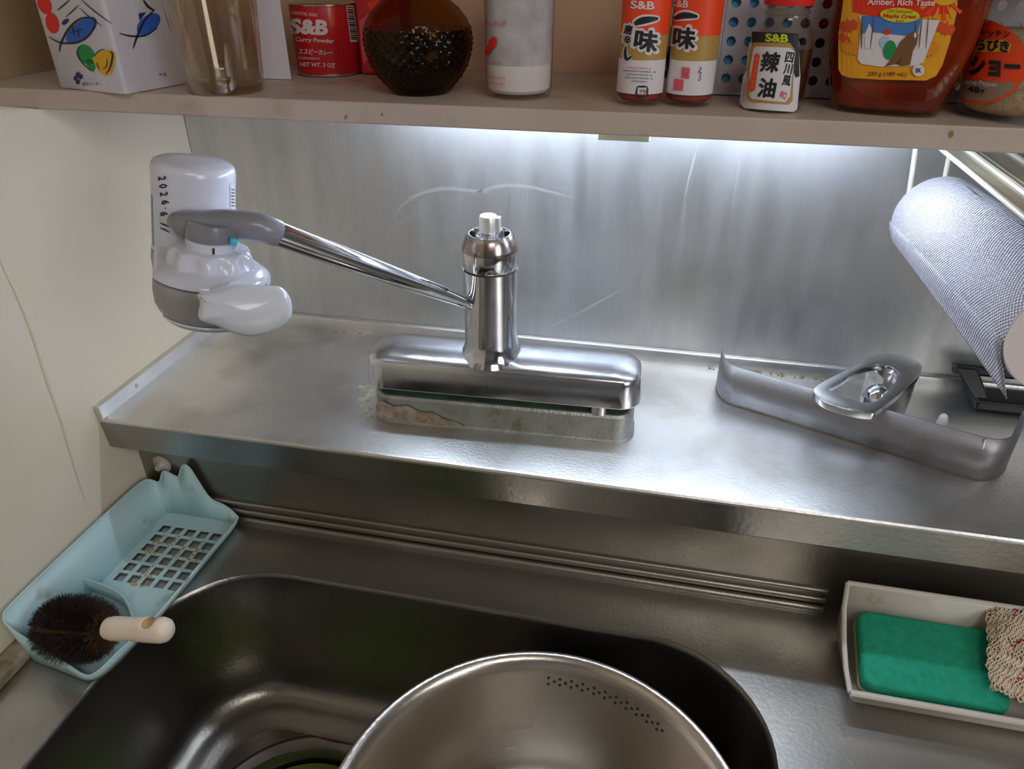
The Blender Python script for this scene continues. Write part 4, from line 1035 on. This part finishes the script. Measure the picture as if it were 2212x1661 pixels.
chili((.5208, -.1470), 'orange-topped chilli powder jar standing right of its twin, with red stamp', 80, True)

# perforated white baskets with packs inside
bas = thing('perforated_basket', 'white plastic basket with rows of round holes at the back of the shelf', 'basket', (.68, -.05, Z0))
BX0, BX1, BYf = .5385, .80, -.1035
V2, F2 = hole_panel(BX0, BX1, Z0+.0005, Z0+.0895, 20, 6, .0073, 8, .0031, .0055)
o = mk('basket_front', [(x, BYf, z) for x, z in V2], F2, M_basket, bas, smooth=False, solid=.0015); weld(o)
mk('basket_side', *boxg(BX0, BX0+.0015, BYf+.0008, -.008, Z0+.0005, Z0+.0895), M_basket, bas, smooth=False)
mk('basket_side', *boxg(BX1-.0015, BX1, BYf+.0008, -.008, Z0+.0005, Z0+.0895), M_basket, bas, smooth=False)
mk('basket_back', *boxg(BX0, BX1, -.0095, -.008, Z0+.0005, Z0+.0895), M_basket, bas, smooth=False)
mk('basket_floor', *boxg(BX0+.0016, BX1-.0016, BYf+.0008, -.0097, Z0+.0005, Z0+.0018), M_basket, bas, smooth=False)
mk('basket_rim', *tube([(BX0, BYf, Z0+.0895), (BX1, BYf, Z0+.0895), (BX1, -.009, Z0+.0895), (BX0, -.009, Z0+.0895), (BX0, BYf, Z0+.0895)], .0015, 8), M_basket, bas)
tag(mk('blue_pack', *boxg(.544, .594, -.099, -.06, Z0+.002, Z0+.100), M_bluebox, bevel=.002), 'light blue pack showing through the basket holes behind the chilli jars', 'pack')
tag(mk('red_pack', *boxg(.600, .634, -.099, -.06, Z0+.048, Z0+.105), M_red, bevel=.002), 'red pack showing through upper basket holes left of the syrup bottle', 'pack')
tag(mk('black_pack', *boxg(.598, .660, -.099, -.05, Z0+.002, Z0+.0475), M_black, bevel=.002), 'black pack showing through lower basket holes left of the syrup bottle', 'pack')

# chilli oil bottle with gold-edged label
RB = (.5800, -.1500)
ray_ = thing('chili_oil_bottle', 'small glass bottle of chilli oil with a gold-edged white label', 'bottle', (RB[0], RB[1], Z0))
mk('bottle_glass', *bottle(RB, [(.018, 0), (.0205, .001), (.0218, .0045), (.0220, .010), (.0218, .040), (.0205, .047), (.0170, .0535), (.0142, .0575), (.0138, .060), (.0150, .061), (.0150, .063), (.0138, .064), (.0138, .068)], 48), M_gl_smoke, ray_)
mk('oil_fill', *bottle(RB, [(.017, .004), (.0198, .006), (.0207, .011), (.0206, .040), (.0001, .0402)], 48), M_rayu, ray_)
mk('bottle_cap', *bottle(RB, [(.0158, .066), (.0163, .067), (.0163, .084), (.0150, .086), (.0001, .0862)], 40), M_prt_red, ray_)
for k in range(5): mk('neck_thread', *lathe((RB[0], RB[1], Z0+.0585+k*.0018), (0, 0, 1), [(.0140, 0), (.0146, .0006), (.0140, .0012)], 32, False, False), M_gl, ray_)
rs = oncyl(RB[0], RB[1], .0221)
def rp(pts, m, off, nm='label'): return print_poly(nm, pts, rs, m, ray_, off, 6)
rp([(1605, 165), (1612, 152), (1618, 92), (1725, 96), (1729, 165), (1722, 236), (1714, 242), (1608, 234), (1597, 222)], M_label_w, .0001, 'label_sheet')
rp([(1624, 68), (1725, 72), (1727, 165), (1718, 168), (1700, 110), (1624, 100)], M_prt_k, .0002)
rp([(1613, 150), (1622, 102), (1630, 92), (1706, 92), (1716, 106), (1712, 218), (1703, 226), (1622, 220), (1613, 212)], M_prt_gold, .0004)
rp([(1620, 148), (1627, 106), (1633, 100), (1706, 103), (1718, 112), (1706, 208), (1696, 221), (1624, 214), (1619, 208)], M_label_w, .0006, 'label_panel')
print_text('lettering', 'S&B', 1678, 82, 50, 18, rs, M_prt_lime, ray_, rot=2, bold=.04)
print_text('brush_lettering', '辣', 1664, 134, 38, 42, rs, M_prt_k, ray_, rot=4, bold=.03, off=.0009, shear=.15)
print_text('brush_lettering', '油', 1657, 190, 36, 40, rs, M_prt_k, ray_, rot=4, bold=.03, off=.0009, shear=.12)
for i, ch in enumerate('四川風'): print_text('brush_lettering', ch, 1706-i*3.2, 124+i*25, 17, 22, rs, M_prt_k, ray_, rot=6, bold=.02, off=.0009, shear=.1)
rp([(1630, 118), (1637, 114), (1641, 120), (1630, 194), (1622, 199), (1617, 192)], M_prt_oran, .0009, 'label_cartouche')
for i in range(6): print_text('small_print', '香味食欲旨辛'[i], 1636-i*2.1, 128+i*12, 7, 8, rs, M_prt_yel, ray_, off=.0012)
print_text('red_stamp', '辛口', 1692, 205, 14, 16, rs, M_prt_pink, ray_, rot=20, bold=.03, off=.0009)

# maple syrup bottle (flat oval)
SYc = Vector((.6565, -.1475, 0))
sdir = (Vector((CAM.x, CAM.y, 0))-SYc).normalized(); sx = Vector((-sdir.y, sdir.x, 0)); 
syr = thing('syrup_bottle', 'amber maple syrup bottle with an orange and red picture label', 'bottle', (SYc.x, SYc.y, Z0))
def oval(a, b, h, n=48, p=2.6):
    out = []
    for i in range(n):
        t = 2*PI*i/n; c, s = math.cos(t), math.sin(t)
        out.append(Vector((SYc.x, SYc.y, Z0+h))+sx*(a*math.copysign(abs(c)**(2/p), c))+sdir*(b*math.copysign(abs(s)**(2/p), s)))
    return out
SO = [(.0320, .0170, 0), (.0345, .0185, .001), (.0362, .0198, .005), (.0385, .0205, .012), (.0400, .0212, .0165), (.0405, .0214, .019), (.0418, .0215, .022), (.0452, .0215, .035), (.0475, .0215, .050), (.0480, .0215, .070), (.0470, .0215, .090), (.0400, .020, .115), (.02, .016, .13), (.0135, .0135, .136), (.0135, .0135, .155)]
mk('bottle_glass', *loft([oval(a, b, h) for a, b, h in SO]), glass_thin('syrup_bottle_glass', (.88, .62, .42), .04), syr, auto=60)
mk('syrup_fill', *loft([oval(a-.0025, b-.0025, h) for a, b, h in [(.0335, .0185, .003)]+SO[2:11]]), mat('syrup_liquid', srgb(150, 60, 24), .10, 0, coat=.6, var=srgb(100, 32, 12), vscale=30), syr, auto=60)
mk('bottle_cap', *lathe((SYc.x, SYc.y, Z0+.148), (0, 0, 1), [(.0155, 0), (.0160, .001), (.0160, .018), (.0145, .0195), (.0001, .02)], 32), M_prt_red, syr)
lf = SYc+sdir*.0222
def sys_(px, py, off=0):
    # nearly flat front face of the bottle, gently bowed at the sides
    P = onpl(px, py, lf+sdir*off, sdir); d = (P-lf).dot(sx); bow = abs(d)/.046
    return onpl(px, py, lf+sdir*(off-.0105*min(1, bow)**4), sdir)
def sp_(pts, m, off, nm='label_picture', step=10): return print_poly(nm, pts, sys_, m, syr, off, step)
lab = [(1828, -60), (1818, 30), (1811, 75), (1811, 150), (1818, 162), (1835, 168), (1900, 172), (2000, 174), (2022, 164), (2036, 140), (2052, 90), (2066, 30), (2074, -60)]
sp_(lab, M_lab_yel, .0, 'label_sheet')
sp_([(1842, -60), (1842, 26), (1880, 34), (1930, 40), (1990, 38), (2030, 30), (2052, 30), (2060, -60)], M_lab_red, .0003)
sp_(ell(2040, -6, 26, 18), M_prt_yel, .0005)
for k in range(7):
    a = math.radians(20+k*22); cx, cy = 2036, -6
    sp_([(cx+24*math.cos(a-.06), cy+22*math.sin(a-.06)), (cx+24*math.cos(a+.06), cy+22*math.sin(a+.06)), (cx+(54 if k else 34)*math.cos(a+.09), cy+50*math.sin(a+.09)), (cx+(54 if k else 34)*math.cos(a-.09), cy+50*math.sin(a-.09))], M_prt_oran if k % 2 else M_lab_yel, .0005)
def maple(cx, cy, r, m, rot=0):
    pts = []
    prof = [(0, 1), (14, .5), (32, .86), (48, .48), (66, .95), (90, .45), (112, .72), (132, .35), (160, .55), (180, .25)]
    full = prof+[(360-a, k) for a, k in prof[-2:0:-1]]
    for a, k in full: t = math.radians(a+rot-90); pts.append((cx+r*k*math.cos(t), cy+r*k*math.sin(t)))
    sp_(pts, m, .0005, 'label_leaf')
maple(1834, 60, 24, M_leaf, -10); maple(2042, 66, 24, M_leaf, 15); maple(1836, 108, 26, M_leaf2, 20); maple(2008, 112, 26, M_leaf2, -20); maple(1822, 85, 16, M_leaf, 40)
sp_([(1856, 34), (1880, 36), (2030, 44), (2020, 70), (2000, 95), (1985, 110), (1995, 135), (1975, 142), (1900, 144), (1860, 138), (1852, 128), (1866, 110), (1856, 95), (1862, 60)], M_label_w, .0007)
sp_([(1862, 34), (1990, 42), (1980, 80), (1890, 70), (1862, 72)], M_prt_sky, .0009)
for x0, x1, w in ((1862, 1861, 3), (1888, 1880, 2.5), (1992, 1985, 2.5), (2006, 2000, 2), (1978, 1976, 2)): sp_(stroke([(x0, 36), ((x0+x1)/2, 70), (x1, 105)], w), M_prt_brown, .0011)
sp_([(1868, 74), (1878, 50), (1888, 76), (1888, 108), (1868, 105)], M_label_w, .0010)
sp_(ell(1922, 108, 14, 21, 10), M_prt_green, .0012); sp_(ell(1912, 92, 12, 14), M_prt_ltblue, .0011); sp_(ell(1917, 69, 8, 6), M_prt_red, .0013)
sp_([(1930, 120), (1945, 90), (1965, 72), (1976, 66), (1984, 74), (1980, 96), (1972, 110), (1966, 140), (1950, 142), (1948, 122), (1935, 138), (1912, 144)], M_hazel, .0013)
sp_(ell(1977, 76, 3, 6), M_label_w, .0015)
sp_(ell(1944, 33, 43, 16, 3, 28), M_prt_lime, .0014)
print_text('lettering', 'Maple Crest', 1944, 36, 72, 11, sys_, M_lab_red, syr, rot=2, bold=.03, off=.0017, shear=.2)
print_text('lettering', 'Old Fashioned', 1944, 24, 54, 8, sys_, M_lab_red, syr, rot=2, off=.0017, shear=.2)
print_text('lettering', 'Brand', 1944, 45, 16, 6, sys_, M_lab_red, syr, off=.0017, shear=.2)
print_text('lettering', 'Amber, Rich Taste', 1947, 6, 146, 16, sys_, M_prt_w, syr, rot=1, bold=.02, off=.0014, shear=.2)
print_text('lettering', '250 g (189 mL)', 1916, 161, 84, 12, sys_, M_prt_brown, syr, rot=1, off=.0006, shear=.2, bold=.01)
sp_(ell(1984, 152, 13, 13), M_label_w, .0012); print_text('lettering', 'SK', 1984, 152, 13, 10, sys_, M_prt_navy, syr, off=.0015, bold=.02)

# pepper jar at the right edge
PJ = (.7420, -.1455); PR = .0385
pep = thing('pepper_jar', 'wide jar of ground pepper with round orange label, right end of shelf', 'spice jar', (PJ[0], PJ[1], Z0))
mk('jar_glass', *bottle(PJ, [(.034, 0), (.0372, .0015), (.0388, .006), (.0388, .070), (.0360, .080)], 56), M_gl, pep)
mk('pepper_fill', *bottle(PJ, [(.032, .004), (.036, .007), (.0374, .012), (.0374, .052), (.0001, .053)], 56), M_pepper, pep)
mk('jar_cap', *bottle(PJ, [(.0370, .080), (.0375, .081), (.0372, .098), (.035, .100), (.0001, .1005)], 56), M_prt_w, pep)
js = oncyl(PJ[0], PJ[1], .0389)
def jp(pts, m, off, nm='label_print', step=8): return print_poly(nm, pts, js, m, pep, off, step)
big = [p for p in ell(2105, 130, 108, 98, 12, 40)]
big = [(x, y) for x, y in big if True]
def clipx(pts, x0, x1): return [(min(max(x, x0), x1), y) for x, y in pts]
jp(clipx(ell(2112, 132, 106, 92, 8, 44), 2075, 2260), M_prt_oran, .0001, 'label_sheet')
jp(clipx([p for p in ell(2112, 132, 100, 86, 8, 60) if p[1] > 172]+[(2076, 172)], 2078, 2250), mat('label_tan', srgb(150, 128, 104), .5), .0003)
jp([(2080, 86), (2175, 86), (2186, 96), (2180, 112), (2085, 112)], M_prt_yel, .0004)
print_text('lettering', 'キッチン', 2148, 72, 64, 15, js, M_prt_k, pep, rot=4, bold=.02, off=.0008, step=8)
print_text('lettering', 'あらびき', 2130, 97, 98, 24, js, M_prt_k, pep, rot=4, bold=.04, off=.0008, step=8)
print_text('lettering', 'コショー', 2130, 142, 144, 42, js, M_prt_k, pep, rot=3, bold=.05, off=.0008, step=8)
print_text('lettering', 'Coarse Pepper', 2112, 180, 86, 14, js, M_prt_w, pep, rot=6, bold=.01, off=.0008, step=8)
print_text('lettering', '48g', 2108, 196, 38, 18, js, M_prt_k, pep, rot=8, bold=.02, off=.0008, step=8)
